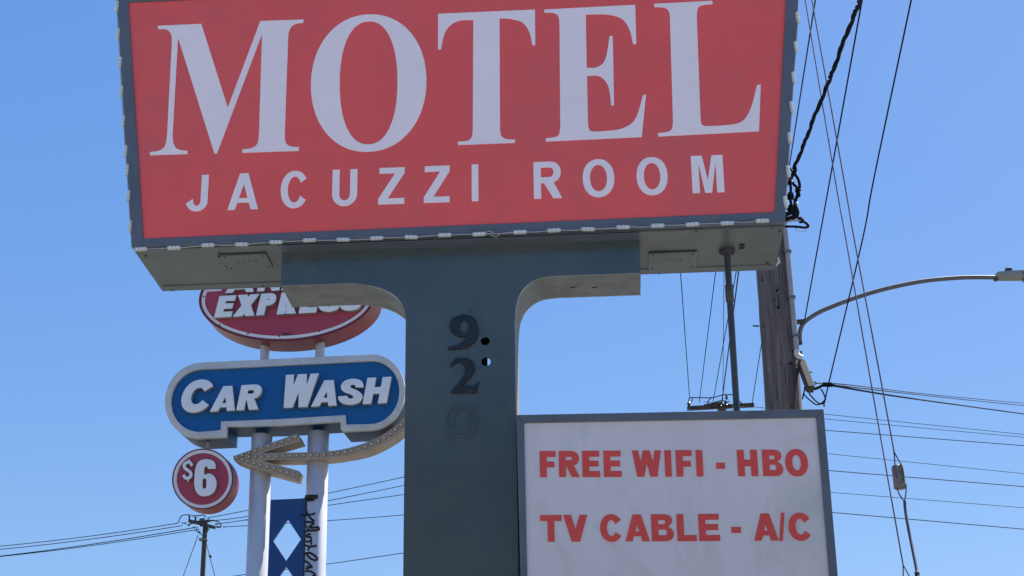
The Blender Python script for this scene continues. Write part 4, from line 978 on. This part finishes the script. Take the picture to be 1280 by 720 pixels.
# price disc
pd = thing('price_sign', CP.P(cp(253, 560)[0], cp(253, 556)[1], .2), 'round maroon sign with raised white $6, hanging under the blue sign', 'sign')
W0 = .02
def disc(r, n=72): return ell_px(253.4, 598.8, r, r*.995, CP, W0, n, 2.0, -.02)
bm = bmesh.new(); prism(bm, [disc(38.2)], CP.P, W0+.004, W0+.30); o = obj('cabinet', bm, [M['maroon'], M['red_side']], pd, smooth=30)
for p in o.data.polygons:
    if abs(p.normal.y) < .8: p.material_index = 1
bm = bmesh.new(); prism(bm, [disc(38.2), disc(36.7)], CP.P, W0-.010, W0+.006, .003); obj('outer_rim', bm, M['rimred'], pd, smooth=30)
bm = bmesh.new(); prism(bm, [disc(36.7), disc(32.6)], CP.P, W0-.003, W0+.006); obj('white_ring', bm, M['ringwhite'], pd, smooth=30)
bm = bmesh.new(); q = cp(259.5, 566, .2); z1 = cp(259.5, 540, .2)[1]; lathe(bm, CP.P(q[0], q[1], .2), (0, 0, 1), [(0, .03), (z1-q[1], .03)], 14); obj('hanger_pipe', bm, M['pvc'], pd, smooth=40)
def c65(p): return cp(200+p[0]/6.545, 540+p[1]/6.545, W0-.05)
bm = bmesh.new()
prism(bm, [path([(455, 300), [(452, 262), (430, 234), (385, 222), (335, 230), (302, 262), (287, 315), (280, 400), (286, 462), (308, 505), (352, 526), (408, 515), (446, 482), (462, 425), (452, 375), (425, 347), (398, 340), (362, 352)], [(361, 320), (366, 288), (382, 281), (392, 302)]], c65),
           path([(347, 425), [(350, 390), (363, 379), (377, 390), (379, 425), (376, 455), (363, 464), (350, 455), (347, 425)]], c65)[:-1]], CP.P, W0-.05, W0+.005, .004, side_mat=1)
obj('numeral', bm, LM, pd, smooth=32)
a6 = [(262, 275), (245, 250), (222, 248), (200, 266), (202, 292), (226, 312), (250, 332), (252, 358), (232, 376), (206, 374), (192, 350)]
bm = bmesh.new(); s65 = stroke([(a/6.545, b/6.545) for a, b in a6], 3.7, 6)
prism(bm, [[cp(200+x, 540+y, W0-.05) for x, y in s65]], CP.P, W0-.05, W0+.005, .003, side_mat=1)
for seg in ([(226, 248), (232, 224), (244, 228), (239, 250)], [(218, 372), (232, 374), (236, 408), (226, 404)]):
    prism(bm, [[c65(p) for p in seg]], CP.P, W0-.046, W0+.005, 0, side_mat=1)
obj('dollar_mark', bm, LM, pd, smooth=32)

# arrow
AW = .06
ar = thing('arrow_sign', CP.P(cp(380, 570)[0], cp(380, 580)[1], .2), 'tan marquee arrow studded with bulbs, curving left across the two silver poles', 'sign')
ap = [(291.6, 570.2), (371.2, 542), (376, 551), (325.5, 566.4), (383, 565.3), [(409.6, 564.0), (431, 561), (454, 554.3), (472.3, 546.7), (490.7, 535), (506, 521), (518, 507)], (528, 518),
      [(506, 536), (493.7, 546), (477, 556), (457, 564.5), (431, 570), (409.6, 572.9), (383, 574.2)], (327.5, 575.4), (373.5, 588.6), (370.5, 599), (313, 584), (292.3, 575.2)]
AP = path(ap, lambda p: cp(p[0], p[1], AW))
bm = bmesh.new(); prism(bm, [AP], CP.P, AW, AW+.30, .004); obj('arrow_box', bm, M['arrow'], ar, smooth=30)
def bulb_mesh():
    bm = bmesh.new(); lathe(bm, Vector((0, 0, 0)), (0, -1, 0), [(0, .031), (.006, .031), (.0065, .021), (.02, .022), (.034, .018), (.043, .008)], 12)
    for f in bm.faces:
        if f.calc_center_median().y > -.0066: f.material_index = 1
    me = bpy.data.meshes.new('bulb'); bm.to_mesh(me); bm.free(); me.materials.append(M['bulb']); me.materials.append(M['socket'])
    for p in me.polygons: p.use_smooth = True
    return me
BM_ = bulb_mesh(); al = wloc(ar)
bl = [(319.4, 563.2), (328, 560.5), (336.2, 558), (344.7, 555.2), (352.6, 552.8), (361.4, 550), (369.4, 546.8), (318, 579), (326, 581.8), (334.6, 583.9), (342.5, 586), (350.8, 588.7), (359.3, 590.8), (367.3, 593.2),
      (295.8, 572), (303, 569.2), (303, 574.5), (311.5, 566.2), (311.5, 571.2), (310.4, 577), (319.4, 571.2), (328, 570.9), (337.2, 570.9), (345.7, 570.9)]
for x, y in ((28, 396), (85, 392), (140, 391), (197, 389), (252, 387), (308, 385), (365, 382), (423, 378), (477, 370), (532, 361), (589, 350), (643, 335), (698, 318), (750, 297), (805, 272), (852, 247), (903, 213), (945, 179), (988, 139)):
    bl.append((350+x/6.545, 510+y/6.545))
for x, y in bl:
    b = bpy.data.objects.new('bulb', BM_); C.objects.link(b); b.parent = ar; b.location = CP.Q(x, y, AW-.001)-al; b.rotation_euler = (0, 0, R(-3.65))
for o in bpy.data.objects:
    if 'wl' in o: del o['wl']
print('objects', len(bpy.data.objects))
